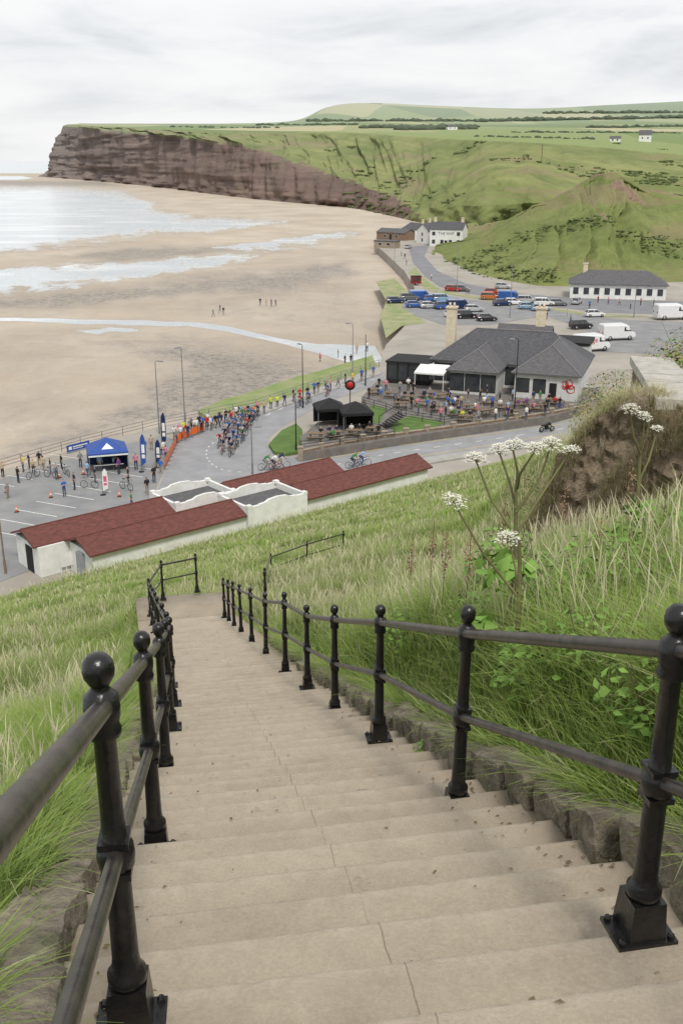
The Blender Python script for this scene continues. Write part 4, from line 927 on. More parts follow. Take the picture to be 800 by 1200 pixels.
# ------------------------------------------------------------ pub
pf = W(500, 453, 1.0); RZP = math.atan2(-.336, .94)
pub = thing('pub', 'grey white seaside pub with dark hipped slate roofs and cream chimneys', 'building', pf, RZP)
mb = MB(); mb.b2(0, 20.0, 3.5, 13.5, -1, 3.1); mb.b2(12.2, 20.2, -2.0, 3.5, -1, 3.1); mb.b2(3.6, 9.8, -2.2, 3.5, -1, 2.9); mb.build('wall', PUBW, pub)
ro = MB().hip(-.5, 20.6, 3.0, 14.0, 3.2, 6.9, hipx=5.2).build('roof', SLATE, pub)
def hipy(x0, x1, y0, y1, ze, zr, hk=.8, mat=SLATE, par=None):
    xm = (x0+x1)/2; h = (x1-x0)/2
    r_ = MB().add([(x0, y0, ze), (x1, y0, ze), (x1, y1, ze), (x0, y1, ze), (xm, y0+h*hk, zr), (xm, y1, zr), (x0, y0, ze-.15), (x1, y0, ze-.15), (x1, y1, ze-.15), (x0, y1, ze-.15)],
                    [(0, 1, 4), (1, 2, 5, 4), (3, 0, 4, 5), (2, 3, 5), (6, 7, 1, 0), (7, 8, 2, 1), (9, 6, 0, 3), (9, 8, 7, 6)]).build('wing_roof', mat, par)
    for p in ((x0, y0, ze), (x1, y0, ze)): MB().tube([p, (xm, y0+h*hk, zr+.02)], .09, 6).build('hip_tile', RIDGE, r_)
    MB().tube([(xm, y0+h*hk, zr+.02), (xm, y1, zr+.02)], .09, 6).build('ridge_tile', RIDGE, r_)
    return r_
hipy(11.8, 20.7, -2.5, 8.2, 3.25, 6.3, .9, SLATE3, pub); hipy(3.2, 10.2, -2.7, 7, 3.05, 5.4, .9, SLATE3, pub)
MB().gable(7.4, 15.0, 7.8, 12.8, 5.4, 7.5).build('wing_roof', SLATE3, pub)
MB().tube([(4.7, 8.5, 6.92), (15.4, 8.5, 6.92)], .1, 6).build('ridge_tile', RIDGE, ro)
MB().tube([(-.5, 3.0, 3.2), (4.7, 8.5, 6.92)], .09, 6).build('hip_tile', RIDGE, ro)
MB().tube([(20.6, 3.0, 3.2), (15.4, 8.5, 6.92)], .09, 6).build('hip_tile', RIDGE, ro)
for (cx_, cy_, h_) in ((1.2, 8.0, 9.6), (13.2, 10.6, 9.7)):
    c_ = MB(); c_.b2(cx_-.65, cx_+.65, cy_-.5, cy_+.5, 3, h_); c_.b2(cx_-.78, cx_+.78, cy_-.63, cy_+.63, h_, h_+.25)
    for k in (-.3, .3): c_.lathe([(.17, 0), (.14, .5)], 8, (cx_+k, cy_, h_+.25))
    c_.build('chimney', CREAM, pub)
for x_ in (13.3, 15.4): window(pub, x_, 1.6, 1.5, 1.7, -2.0, fm=BLACKM)
for x_ in (4.6, 6.7, 8.8): window(pub, x_, 1.45, 1.85, 2.2, -2.2, fm=BLACKM)
for x_ in (.9, 2.6): window(pub, x_, 1.5, 1.5, 2.3, 3.5, fm=BLACKM)
window(pub, 11.0, 1.5, 2.0, 2.3, 3.5, fm=BLACKM)
MB().b2(16.7, 17.6, -2.08, -2.005, 0, 2.1).build('door', BLACKM, pub)
cv = MB()
for x_ in (-6, -4.5, -3, -1.5, -.1):
    for y_ in (1.0, 6.5): cv.b2(x_-.07, x_+.07, y_-.07, y_+.07, 0, 2.8)
cv.b2(-6.2, .05, .8, 6.7, 2.8, 3.02); cv.b2(-6.07, -.03, 1.0, 6.5, -.8, .5)
gl_ = cv.build('garden_room', BLACKM, pub); MB().b2(-5.9, -.2, 1.04, 1.08, .5, 2.8).build('glazing', GLASS, gl_); MB().b2(-5.98, -5.94, 1.2, 6.3, .5, 2.8).build('glazing', GLASS, gl_)
aw_ = MB(); aw_.add([(-1.2, -2.4, 2.35), (2.9, -2.4, 2.35), (2.9, 1.0, 2.95), (-1.2, 1.0, 2.95), (-1.2, -2.4, 2.15), (2.9, -2.4, 2.15), (2.9, 1.0, 2.85), (-1.2, 1.0, 2.85)], [(0, 1, 2, 3), (7, 6, 5, 4), (4, 5, 1, 0), (5, 6, 2, 1), (7, 4, 0, 3), (6, 7, 3, 2)])
for x_ in (-1.1, 2.8): aw_.tube([(x_, -2.3, 0), (x_, -2.3, 2.3)], .05, 6)
aw_.build('awning', WHITE, pub)
MB().b2(12, 19.5, 13.5, 19.5, -1, 4.4).build('rear_extension', PUBW, pub); MB().b2(11.7, 19.8, 13.4, 19.8, 4.4, 4.8).build('flat_roof', BLACKM, pub)
mu = MB(); Y0 = -2.03; cx_, cz_ = 19.0, 1.65
mu.lathe([(.01, -.012), (.30, -.01), (.30, .01), (.01, .012)], 14, (cx_, Y0, cz_+.15), M=Matrix.Rotation(PI/2, 3, 'X'))
for k in range(8):
    a_ = random.uniform(-.25, .25)+k*2*PI/8; cu_ = random.choice([-.7, .6, .4, -.5]); ln_ = random.uniform(.28, .46)
    mu.tube([(cx_+math.cos(a_+cu_*s_*s_*.5)*(.2+ln_*s_), Y0, cz_+.1+math.sin(a_+cu_*s_*s_*.5)*(.2+ln_*s_)) for s_ in (0, .5, 1, 1.5, 2)], [.10, .09, .07, .05, .02], 6)
mu.build('mural', RED, pub)
sheet('terrace', [(354, 531), (398, 524), (500, 508), (645, 488), (712, 470), (700, 455), (600, 446), (500, 448), (442, 446), (425, 464), (432, 480), (372, 495), (352, 512)], .9, PAVE, 'paved pub terrace above the road', 'terrace', skirt=0)
sheet('lawn', [(315, 520), (330, 504), (347, 496), (354, 503), (352, 528), (335, 531), (321, 529)], .35, LAWN, 'small green lawn at the hairpin corner', 'lawn', skirt=0)
sheet('lawn', [(422, 489), (436, 474), (452, 478), (446, 494), (430, 499)], .93, LAWN, 'green lawn strip beside the black gazebo', 'lawn')
sheet('lawn', [(455, 496), (482, 487), (522, 495), (500, 504), (462, 507)], .93, LAWN, 'green lawn panel below the terrace steps', 'lawn')
wp = [W(*p, 0) for p in [(352, 540), (400, 530), (450, 521), (500, 514), (560, 506), (645, 493), (690, 484)]]
tw = thing('terrace_wall', 'long brown brick wall with square piers below the pub terrace', 'wall', wp[0])
for a_, b_ in zip(wp, wp[1:]):
    d_ = b_-a_; c_ = (a_+b_)/2-wp[0]; MB().box((c_.x, c_.y, .55), (d_.length, .35, 1.1), 0, rz=math.atan2(d_.y, d_.x)).build('wall_panel', BRICK, tw)
    MB().box((c_.x, c_.y, 1.14), (d_.length, .42, .08), 0, rz=math.atan2(d_.y, d_.x)).build('coping', STONEW, tw)
for a_, b_ in zip(wp, wp[1:]):
    for k in range(2):
        p = a_+(b_-a_)*(k/2)-wp[0]; pm = MB(); pm.box((p.x, p.y, .75), (.5, .5, 1.5)); pm.box((p.x, p.y, 1.54), (.62, .62, .1)); pm.build('pier', STONEW, tw)
def balustrade(label, px, z, h=1.0, n=None, mat=BLACKM, name='balustrade', step=2.0, r=.035, rails=(.5, 1.0)):
    P_ = [W(*p, z) for p in px]; o_ = P_[0]; t_ = thing(name, label, 'railing', o_)
    for a_, b_ in zip(P_, P_[1:]):
        L_ = (b_-a_).length; k_ = max(1, int(L_/step))
        for i in range(k_+(1 if b_ is P_[-1] else 0)):
            p = a_+(b_-a_)*(i/k_)-o_; MB().tube([p, p+Vector((0, 0, h))], r, 6).build('post', mat, t_)
        for f_ in rails: MB().tube([a_-o_+Vector((0, 0, h*f_)), b_-o_+Vector((0, 0, h*f_))], r*.8, 6).build('rail', mat, t_)
    return t_
balustrade('black balustrade along the upper front edge of the terrace', [(424, 474), (452, 482), (470, 490), (520, 498), (600, 486), (660, 478)], .93, 1.0, rails=(.35, .65, 1.0))
balustrade('black balustrade round the left corner of the terrace', [(352, 528), (398, 521), (462, 512)], 1.0, 1.0, rails=(.35, .65, 1.0))
balustrade('grey metal promenade railing between road and beach', [(-60, 566), (0, 551), (95, 523), (190, 499), (245, 489), (300, 478), (375, 453), (444, 430)], 0, 1.1, mat=GREYM, name='promenade_railing', step=2.6, r=.04, rails=(.33, .66, 1.0))
sa = W(448, 500, .93); st_ = thing('terrace_stair', 'black open stair between terrace lawn and pub door', 'stair', sa, .4)
for k in range(8): MB().b2(k*.32, k*.32+.32, -.9, .9, k*.17, k*.17+.06).build('tread', BLACKM, st_)
for y_ in (-.95, .95): MB().tube([(0, y_, 1), (2.5, y_, 2.3)], .04, 6).tube([(0, y_, 0), (0, y_, 1)], .04, 6).tube([(2.5, y_, 1.2), (2.5, y_, 2.3)], .04, 6).build('handrail', BLACKM, st_)

# ------------------------------------------------------------ gazebos, flags, signs, lamps
def gazebo(label, px, z, sz, h, mat, roofmat, side=True, rz=.3):
    p = W(*px, z); t_ = thing('gazebo', label, 'tent', p, rz); s_ = sz/2
    for sx in (-1, 1):
        for sy in (-1, 1): MB().tube([(sx*s_, sy*s_, 0), (sx*s_, sy*s_, h)], .05, 6).build('leg', GREYM, t_)
    c_ = MB(); q = s_+.1
    c_.add([(-q, -q, h), (q, -q, h), (q, q, h), (-q, q, h), (0, 0, h+sz*.3), (-q, -q, h-.32), (q, -q, h-.32), (q, q, h-.32), (-q, q, h-.32)], [(0, 1, 4), (1, 2, 4), (2, 3, 4), (3, 0, 4), (5, 6, 1, 0), (6, 7, 2, 1), (7, 8, 3, 2), (8, 5, 0, 3)])
    c_.build('canopy', roofmat, t_)
    if side:
        MB().b2(-s_, s_, s_-.03, s_, 0, h-.1).build('back_wall', mat, t_); MB().b2(s_-.03, s_, -s_, s_-.04, 0, h-.1).build('side_wall', mat, t_)
    return t_
gz = gazebo('blue and white peaked event gazebo in the car park', (127, 549), 0, 3.8, 2.2, NAVY, BLUE)
MB().b2(-1.97, 1.97, -2.01, -2.005, 1.88, 2.04).build('white_band', WHITE, gz)
MB().add([(-.6, -1.5, 2.49), (.6, -1.5, 2.49), (0, -.75, 2.92)], [(0, 1, 2)]).build('roof_emblem', WHITE, gz)
MB().b2(-1.5, 1.5, -1.2, -1.1, .7, .76).build('counter', WHITE, gz)
gazebo('black peaked gazebo at the left end of the pub terrace', (386, 497), .93, 3.2, 2.2, BLACKM, BLACKM, rz=.2)
gazebo('larger black gazebo right of the other on the pub terrace', (416, 502), .93, 3.4, 2.2, BLACKM, BLACKM, rz=.2)
def feather(label, px, h, mat, txt=None, tm=WHITE):
    p = W(*px, 0); t_ = thing('feather_flag', label, 'flag', p, .1)
    MB().tube([(0, 0, 0), (0, 0, h*.6), (.06, 0, h*.88), (.28, 0, h)], [.03, .025, .02, .012], 6).build('pole', GREYM, t_)
    MB().lathe([(.3, 0), (.3, .04), (.05, .1)], 8).build('base', BLACKM, t_)
    pts = [(.03, h*.16), (.5, h*.24), (.56, h*.6), (.52, h*.87), (.40, h*.97), (.27, h), (.07, h*.87), (.03, h*.6)]
    f_ = MB(); f_.add([(a_, -.006, b_) for a_, b_ in pts], [tuple(range(8))]); f_.add([(a_, .006, b_) for a_, b_ in pts], [tuple(reversed(range(8)))]); fo = f_.build('flag', mat, t_)
    MB().b2(.14, .45, -.012, -.008, h*.36, h*.46).b2(.14, .45, -.012, -.008, h*.5, h*.72).build('flag_print', tm, fo)
feather('navy feather flag beside the road bend', (190, 527), 4.2, NAVY)
feather('blue feather flag right of the blue gazebo', (166, 553), 4.0, BLUE)
feather('short blue feather flag behind the bend barriers', (183, 548), 3.0, NAVY)
feather('pink and white feather flag standing in the car park', (121, 580), 2.6, WHITE, tm=PINK)
bn = thing('event_banner', 'blue advertising banner with white marks on the promenade railing', 'banner', W(91, 527.5, .1), math.atan2((W(190, 499)-W(95, 523)).y, (W(190, 499)-W(95, 523)).x))
MB().b2(-1.5, 1.5, -.22, -.18, .1, .85).build('sheet', BLUE, bn)
MB().b2(-1.25, -.85, -.226, -.222, .3, .65).b2(-.7, 1.2, -.226, -.222, .5, .62).b2(-.7, .6, -.226, -.222, .3, .38).build('banner_print', WHITE, bn)
def barrier_run(key, text, a_, b_, n_, mat):
    A_, B_ = W(*a_), W(*b_)
    proto = None
    for i in range(n_):
        p = A_+(B_-A_)*((i+.5)/n_); d_ = B_-A_; L_ = d_.length/n_*.95
        if proto is None:
            t_ = thing('crowd_barrier', text, 'barrier', p); fm = MB().tube([(-L_/2, 0, .1), (-L_/2, 0, 1.1), (L_/2, 0, 1.1), (L_/2, 0, .1), (-L_/2, 0, .1)], .025, 6); fm.build('frame', GREYM, t_)
            MB().b2(-L_/2+.05, L_/2-.05, -.02, .02, .25, 1.0).build('panel', mat, t_); MB().b2(-L_/2-.03, -L_/2+.03, -.3, .3, 0, .05).build('foot', GREYM, t_); MB().b2(L_/2-.03, L_/2+.03, -.3, .3, 0, .05).build('foot', GREYM, t_); proto = t_
        else: t_ = copy_tree(proto)
        t_.location = p; t_.rotation_euler = (0, 0, math.atan2(d_.y, d_.x)); reg(key, t_, text)
barrier_run('orange barriers on the bend', 'orange crowd barrier panel on the outer road bend', (193, 550), (207, 522), 6, ORANGE)
barrier_run('orange barriers on the bend', 'orange crowd barrier panel on the outer road bend', (208, 519), (240, 506), 4, ORANGE)
finish('orange barriers on the bend', 'panel')
cn0 = None
for i, (u, v) in enumerate([(20, 600), (98, 556), (140, 582), (70, 560), (8, 577), (172, 566), (150, 560), (60, 583)]):
    if cn0 is None:
        cn0 = thing('traffic_cone', '', 'cone'); MB().b2(-.18, .18, -.18, .18, 0, .04).build('base', RUBBER, cn0); MB().lathe([(.14, .04), (.10, .22), (.035, .58), (.015, .59)], 10).build('cone_body', ORANGE, cn0); MB().lathe([(.099, .25), (.068, .4), (.06, .4)], 10).build('reflective_band', WHITE, cn0); o = cn0
    else: o = copy_tree(cn0)
    o.location = W(u, v); reg('cones in the car park', o, 'orange traffic cone in the car park')
finish('cones in the car park', 'cone')
def lamp(base, top_v, text, arm=1.2, z=0, name='street_lamp', mat=GREYM):
    p = W(*base, z); q = WY(base[0], top_v, p.y); h = q.z-z
    t_ = thing(name, text, 'lamp post', p, random.uniform(0, 6)); MB().tube([(0, 0, 0), (0, 0, 1.1)], .1, 8).tube([(0, 0, 1.1), (0, 0, h)], [.07, .045], 8).build('pole', mat, t_)
    if arm: MB().tube([(0, 0, h-.02), (.25*arm, 0, h+.12), (arm, 0, h+.15)], .035, 6).build('arm', mat, t_); MB().box((arm+.25, 0, h+.12), (.65, .26, .12), 0, tp=.75).build('lantern', GREYM, t_)
lamp((187, 508), 424, 'tall grey lamp post by the railing nearest the blue gazebo', .5); lamp((217, 497), 408, 'tall lamp post on the promenade at the road bend', .5)
lamp((355, 478), 405, 'lamp post on the seaward side of the road above the cyclists', .5, mat=BLACKM); lamp((347, 531), 462, 'shorter lamp post on the corner lawn', .4, mat=BLACKM)
lamp((602, 487), 398, 'black lamp post in front of the pub', .5, mat=BLACKM); lamp((413, 446), 380, 'lamp post on the promenade left of the pub', .5)
lamp((535, 342), 290, 'lamp post on the upper road below the grassy hill', .9); lamp((597, 372), 312, 'lamp post among the parked cars', .9); lamp((462, 310), 268, 'lamp post near the beach sheds', .8); lamp((742, 372), 318, 'lamp post in front of the long white building', .8)
lamp((7, 672), 585, 'bare wooden pole at the left edge below the bank', 0, name='wooden_pole', mat=WOOD)
lamp((296, 556), 502, 'thin lamp post between the red roofs and the road', .5, mat=GREYM)
lamp((428, 452), 392, 'slim dark pole beside the pub garden room', 0, name='flag_pole', mat=BLACKM)
p = far_hit(634, 190)
t_ = thing('utility_pole', 'dark wooden utility pole on the green headland slope', 'pole', p); MB().tube([(0, 0, -1), (0, 0, 10)], .22, 6).build('pole', WOOD, t_); MB().b2(-1.2, 1.2, -.1, .1, 9.2, 9.4).build('crossarm', WOOD, t_)
sg = thing('round_sign', 'round red and black pub sign on a black post', 'sign', W(410, 474, .9), 0); MB().tube([(0, 0, 0), (0, 0, 2.0)], .06, 8).build('post', BLACKM, sg)
MB().lathe([(.01, -.06), (.65, -.05), (.65, .05), (.01, .06)], 24, (0, 0, 2.5), M=Matrix.Rotation(PI/2, 3, 'X')).build('sign_disc', BLACKM, sg); MB().lathe([(.01, -.012), (.42, -.01), (.42, .01), (.01, .012)], 24, (0, -.07, 2.5), M=Matrix.Rotation(PI/2, 3, 'X')).build('sign_face', RED, sg)

# ------------------------------------------------------------ people
def person_mesh(name, J, Eg, rad, root='pel'):
    names = list(J); me = bpy.data.meshes.new(name); me.from_pydata([J[k] for k in names], [(names.index(a_), names.index(b_)) for a_, b_, _ in Eg], [])
    o_ = bpy.data.objects.new(name, me); C.objects.link(o_); md = o_.modifiers.new('Skin', 'SKIN'); sb_ = o_.modifiers.new('Sub', 'SUBSURF'); sb_.levels = 1; sb_.render_levels = 1
    for i, k in enumerate(names):
        sv = me.skin_vertices[0].data[i]; r_ = rad[k]; sv.radius = r_ if isinstance(r_, tuple) else (r_, r_); sv.use_root = (k == root)
    bpy.context.view_layer.update(); dg = bpy.context.evaluated_depsgraph_get(); m2_ = bpy.data.meshes.new_from_object(o_.evaluated_get(dg)); bpy.data.objects.remove(o_)
    m2_.materials.clear()
    for mm_ in (SKIN, SHIRT, TROU, SHOE, HAIR): m2_.materials.append(mm_)
    segs = [(Vector(J[a_]), Vector(J[b_]), k) for a_, b_, k in Eg]; hd = Vector(J['head'])
    for p in m2_.polygons:
        c = p.center; best = None
        for a_, b_, k in segs:
            ab_ = b_-a_; t_ = max(0, min(1, (c-a_).dot(ab_)/max(ab_.length_squared, 1e-9))); d_ = (c-(a_+ab_*t_)).length
            if best is None or d_ < best[0]: best = (d_, k)
        k = best[1]
        if k == 0 and (c-hd).length < .19 and (c.z > hd.z+.055 or (c.y < hd.y-.03 and c.z > hd.z-.06)): k = 4
        p.material_index = k; p.use_smooth = True
    m2_.name = name; return m2_
RAD = dict(pel=(.15, .11), sp=(.14, .10), ch=(.165, .11), nk=.055, head=(.085, .10), top=.07, sl=.065, sr=.065, el=.043, er=.043, wl=.032, wr=.032, hl=.035, hr=.035, pl=.085, pr=.085, kl=.058, kr=.058, al=.04, ar=.04, tl=.036, tr=.036)
EG = [('pel', 'sp', 1), ('sp', 'ch', 1), ('ch', 'nk', 1), ('nk', 'head', 0), ('head', 'top', 0), ('ch', 'sl', 1), ('ch', 'sr', 1), ('sl', 'el', 1), ('sr', 'er', 1), ('el', 'wl', 0), ('er', 'wr', 0), ('wl', 'hl', 0), ('wr', 'hr', 0), ('pel', 'pl', 2), ('pel', 'pr', 2), ('pl', 'kl', 2), ('pr', 'kr', 2), ('kl', 'al', 2), ('kr', 'ar', 2), ('al', 'tl', 3), ('ar', 'tr', 3)]
J0 = dict(pel=(0, 0, .96), sp=(0, 0, 1.14), ch=(0, 0, 1.34), nk=(0, 0, 1.5), head=(0, .025, 1.61), top=(0, .02, 1.70), sl=(-.19, 0, 1.40), sr=(.19, 0, 1.40), el=(-.25, -.02, 1.12), er=(.25, -.02, 1.12), wl=(-.26, .06, .88), wr=(.26, .06, .88), hl=(-.255, .09, .79), hr=(.255, .09, .79), pl=(-.09, 0, .88), pr=(.09, 0, .88), kl=(-.10, .02, .49), kr=(.10, .02, .49), al=(-.10, -.02, .08), ar=(.10, -.02, .08), tl=(-.12, .13, .04), tr=(.12, .13, .04))
def var(**k): d_ = dict(J0); d_.update(k); return d_
POSE = {
 'standing': var(),
 'walking': var(kl=(-.10, .20, .52), al=(-.10, .28, .10), tl=(-.11, .42, .06), kr=(.10, -.08, .50), ar=(.10, -.34, .14), tr=(.11, -.22, .05), wl=(-.25, -.12, .9), hl=(-.25, -.14, .81), wr=(.25, .2, .92), hr=(.25, .26, .85)),
 'taking a photo': var(el=(-.24, .16, 1.22), er=(.24, .16, 1.22), wl=(-.10, .30, 1.46), wr=(.10, .30, 1.46), hl=(-.05, .33, 1.54), hr=(.05, .33, 1.54)),
 'standing with folded arms': var(el=(-.27, .06, 1.15), er=(.27, .06, 1.15), wl=(-.05, .20, 1.18), wr=(.05, .22, 1.2), hl=(.06, .19, 1.2), hr=(-.06, .21, 1.22)),
 'sitting': var(pel=(0, 0, .55), sp=(0, 0, .73), ch=(0, .03, .93), nk=(0, .04, 1.09), head=(0, .08, 1.2), top=(0, .08, 1.29), sl=(-.19, .03, .99), sr=(.19, .03, .99), el=(-.25, .1, .74), er=(.25, .1, .74), wl=(-.16, .33, .80), wr=(.16, .33, .80), hl=(-.13, .42, .81), hr=(.13, .42, .81), pl=(-.10, .06, .52), pr=(.10, .06, .52), kl=(-.12, .44, .52), kr=(.12, .44, .52), al=(-.12, .42, .10), ar=(.12, .42, .10), tl=(-.12, .57, .04), tr=(.12, .57, .04)),
 'riding': var(pel=(0, -.22, 1.02), sp=(0, -.10, 1.18), ch=(0, .14, 1.30), nk=(0, .28, 1.38), head=(0, .38, 1.46), top=(0, .40, 1.55), sl=(-.18, .17, 1.32), sr=(.18, .17, 1.32), el=(-.23, .34, 1.12), er=(.23, .34, 1.12), wl=(-.2, .52, 1.0), wr=(.2, .52, 1.0), hl=(-.2, .58, .97), hr=(.2, .58, .97), pl=(-.09, -.18, .97), pr=(.09, -.18, .97), kl=(-.10, .20, .80), kr=(.10, .10, .58), al=(-.10, .04, .42), ar=(.10, -.06, .20), tl=(-.10, .18, .40), tr=(.10, .08, .15))}
PMESH = {k: person_mesh('person', v, EG, RAD) for k, v in POSE.items()}
COLS = {'red': (.45, .03, .03), 'white': (.72, .72, .70), 'black': (.02, .02, .022), 'navy': (.02, .03, .09), 'blue': (.04, .13, .42), 'pale blue': (.28, .42, .58), 'grey': (.25, .25, .26), 'green': (.05, .2, .07), 'pink': (.6, .22, .3), 'orange': (.7, .2, .03), 'yellow': (.7, .55, .06), 'beige': (.45, .36, .25), 'purple': (.16, .05, .22), 'hi-vis': (.6, .7, .05)}
CN = list(COLS); CW = [2.5, 5, 9, 7, 4, 3, 5, 2, 2, .5, .6, 3, 1, .8]
PN = {'standing': 'standing', 'walking': 'walking', 'taking a photo': 'with raised hands', 'standing with folded arms': 'with folded arms', 'sitting': 'sitting', 'riding': 'riding'}
def person(key, where, u, v, z=0, pose=None, rz=None, col=None, sc=None, pos=None):
    pose = pose or random.choices(['standing', 'walking', 'taking a photo', 'standing with folded arms'], [5, 2.5, 1.3, 2])[0]
    c = col or random.choices(CN, CW)[0]
    o_ = mko('person', PMESH[pose]); o_.location = pos if pos is not None else W(u, v, z); o_.rotation_euler = (0, 0, rz if rz is not None else random.uniform(0, 2*PI)); s_ = sc or random.uniform(.95, 1.08); o_.scale = (s_, s_, s_)
    o_.color = (*COLS[c], 1); o_['category'] = 'person'; reg(key, o_, f'person in {c} top {PN[pose]} {where}'); return o_
def along(px, n_, jit, key, where, z=0, face=None):
    P_ = np.array(px, float); dl = np.r_[0, np.cumsum(np.hypot(*np.diff(P_, axis=0).T))]
    for i in range(n_):
        s_ = (i+random.uniform(.1, .9))/n_*dl[-1]; u = np.interp(s_, dl, P_[:, 0]); v = np.interp(s_, dl, P_[:, 1])
        person(key, where, u, v+random.uniform(-jit, jit), z, rz=(face+random.uniform(-.8, .8)) if face is not None else None)
K1 = 'spectators along the promenade'
along([(204, 519), (232, 506), (262, 497), (300, 487)], 36, 3.5, K1, 'by the beach railing', .12, -2.6)
along([(300, 486), (345, 471), (385, 458), (440, 440)], 18, 2.2, K1, 'by the beach railing', .12, -2.6)
finish(K1, 'spectator')
K2 = 'people in the car park'
for (u, v) in [(35, 549), (47, 547), (88, 574), (103, 559), (60, 556), (73, 551), (22, 566), (112, 566), (140, 556), (151, 568), (160, 551), (173, 580), (181, 566), (189, 556), (4, 560), (10, 586), (76, 582), (155, 598), (28, 553), (67, 562), (185, 535), (178, 528), (170, 533), (195, 540), (188, 545), (192, 534), (134, 551), (118, 552), (95, 548), (52, 553), (40, 556)]: person(K2, 'in the car park', u, v)
finish(K2, 'person')
TBL = thing('picnic_table', '', 'table')
MB().b2(-.9, .9, -.38, .38, .70, .75).build('table_top', WOOD, TBL)
for y_ in (-.72, .72): MB().b2(-.9, .9, y_-.14, y_+.14, .41, .45).build('bench_seat', WOOD, TBL)
for x_ in (-.6, .6):
    MB().tube([(x_, -.75, 0), (x_, -.2, .70)], .04, 4).tube([(x_, .75, 0), (x_, .2, .70)], .04, 4).tube([(x_, -.72, .38), (x_, .72, .38)], .035, 4).build('leg_frame', WOOD, TBL)
first = True; K3 = 'people on the pub terrace'
TP = [(370, 515), (392, 513), (415, 511), (438, 508), (440, 462), (458, 466), (476, 470), (470, 478), (494, 476), (512, 482), (530, 474), (534, 488), (552, 481), (570, 487), (572, 474), (590, 480), (610, 476), (628, 481), (646, 474), (545, 494), (600, 488), (500, 466), (520, 468)]
for i, (u, v) in enumerate(TP):
    o_ = TBL if first else copy_tree(TBL); first = False
    rz = random.uniform(-.4, .6); p = W(u, v, .93); o_.location = p; o_.rotation_euler = (0, 0, rz); reg('picnic tables on the pub terrace', o_, 'wooden picnic table on the pub terrace')
    for (lx, ly) in random.sample([(-.5, -.72), (.4, -.72), (-.4, .72), (.5, .72)], random.choice([1, 2, 2, 3])):
        q = p+Vector((lx*math.cos(rz)-ly*math.sin(rz), lx*math.sin(rz)+ly*math.cos(rz), 0)); person(K3, 'at a terrace table', 0, 0, pose='sitting', rz=rz+(0 if ly < 0 else PI), pos=q, sc=1.0)
for (u, v) in [(452, 459), (490, 486), (525, 470), (560, 497), (585, 471), (620, 487), (640, 483), (468, 462), (432, 468), (446, 470), (484, 464), (508, 474), (540, 478), (562, 470), (600, 470), (580, 494), (616, 492), (505, 490), (482, 480), (632, 472), (655, 480), (522, 486), (462, 474), (500, 482), (548, 470), (558, 488), (576, 480), (594, 493), (606, 482), (624, 474), (638, 488), (516, 494), (530, 482), (570, 466), (478, 458), (444, 456)]: person(K3, 'on the terrace', u, v, .93)
finish('picnic tables on the pub terrace', 'table'); finish(K3, 'person')
K4 = 'people on the beach'
for (u, v) in [(262, 369), (250, 371), (305, 358), (312, 358), (318, 359), (323, 359), (404, 428), (411, 427), (375, 424), (258, 366), (396, 420), (418, 414), (430, 412)]: person(K4, 'on the beach sand', u, v, -2.58)
finish(K4, 'person')
K5 = 'people near the upper road'
for (u, v) in [(470, 300), (474, 303), (505, 328), (548, 345), (568, 350), (700, 355), (712, 357), (725, 358), (738, 362), (750, 358), (690, 362), (640, 375), (668, 378), (655, 486), (476, 311), (765, 360), (664, 372)]: person(K5, 'near the upper road', u, v)
finish(K5, 'person')

# ------------------------------------------------------------ bicycles and riders
wm = MB()
for k in range(20):
    a0, a1 = 2*PI*k/20, 2*PI*(k+1)/20
    wm.add([(s_, math.cos(a_)*r_, math.sin(a_)*r_) for s_ in (-.016, .016) for a_ in (a0, a1) for r_ in (.335, .30)], [(0, 2, 3, 1), (4, 5, 7, 6), (0, 4, 6, 2), (1, 3, 7, 5)], 0)
for k in range(9): a_ = 2*PI*k/9; wm.tube([(0, 0, 0), (0, math.cos(a_)*.31, math.sin(a_)*.31)], .003, 3, 1, caps=False)
wm.tube([(-.03, 0, 0), (.03, 0, 0)], .025, 6, 1)
WHM = wm.mesh('wheel', [RUBBER, RIM])
def bike_proto():
    t_ = thing('bicycle', '', 'bicycle')
    f_ = MB(); BB = (0, -.02, .28); ST = (0, -.17, .78); HT = (0, .36, .80); HB = (0, .40, .68); RA = (0, -.44, .34); FA_ = (0, .55, .34)
    for a_, b_, r_ in ((BB, ST, .02), (ST, HT, .018), (BB, HB, .024), (HT, HB, .02)): f_.tube([a_, b_], r_, 6)
    for sx in (-.05, .05):
        f_.tube([BB, (sx, RA[1], RA[2])], .012, 5); f_.tube([ST, (sx, RA[1], RA[2])], .011, 5); f_.tube([HB, (sx, FA_[1], FA_[2])], .014, 5)
    f_.tube([(-.1, .06, .42), (-.06, .06, .42), (-.05, -.02, .28), (.05, -.02, .28), (.06, -.10, .17), (.1, -.10, .17)], .014, 5); f_.tube([ST, (0, -.2, .93)], .014, 5)
    f_.build('frame', CARP, t_)
    MB().tube([(0, -.33, .95), (0, -.2, .965), (0, -.06, .95)], [.06, .045, .02], 6).build('saddle', BLACKM, t_)
    MB().tube([HT, (0, .42, .92), (0, .48, .93)], .014, 5).tube([(-.2, .62, .86), (-.2, .6, .95), (-.2, .48, .94), (.2, .48, .94), (.2, .6, .95), (.2, .62, .86)], .014, 5).build('handlebar', BLACKM, t_)
    mko('wheel', WHM, t_, RA); mko('wheel', WHM, t_, FA_); return t_
BK = bike_proto(); first = True
K6 = 'racing bicycles on the road'; K7 = 'cyclists racing round the bend'
def heading(a_, b_): d_ = W(*b_)-W(*a_); return math.atan2(-d_.x, d_.y)
UPH = heading((330, 482), (270, 512)); BEND = heading((285, 505), (262, 535)); LOW = heading((300, 552), (420, 546))
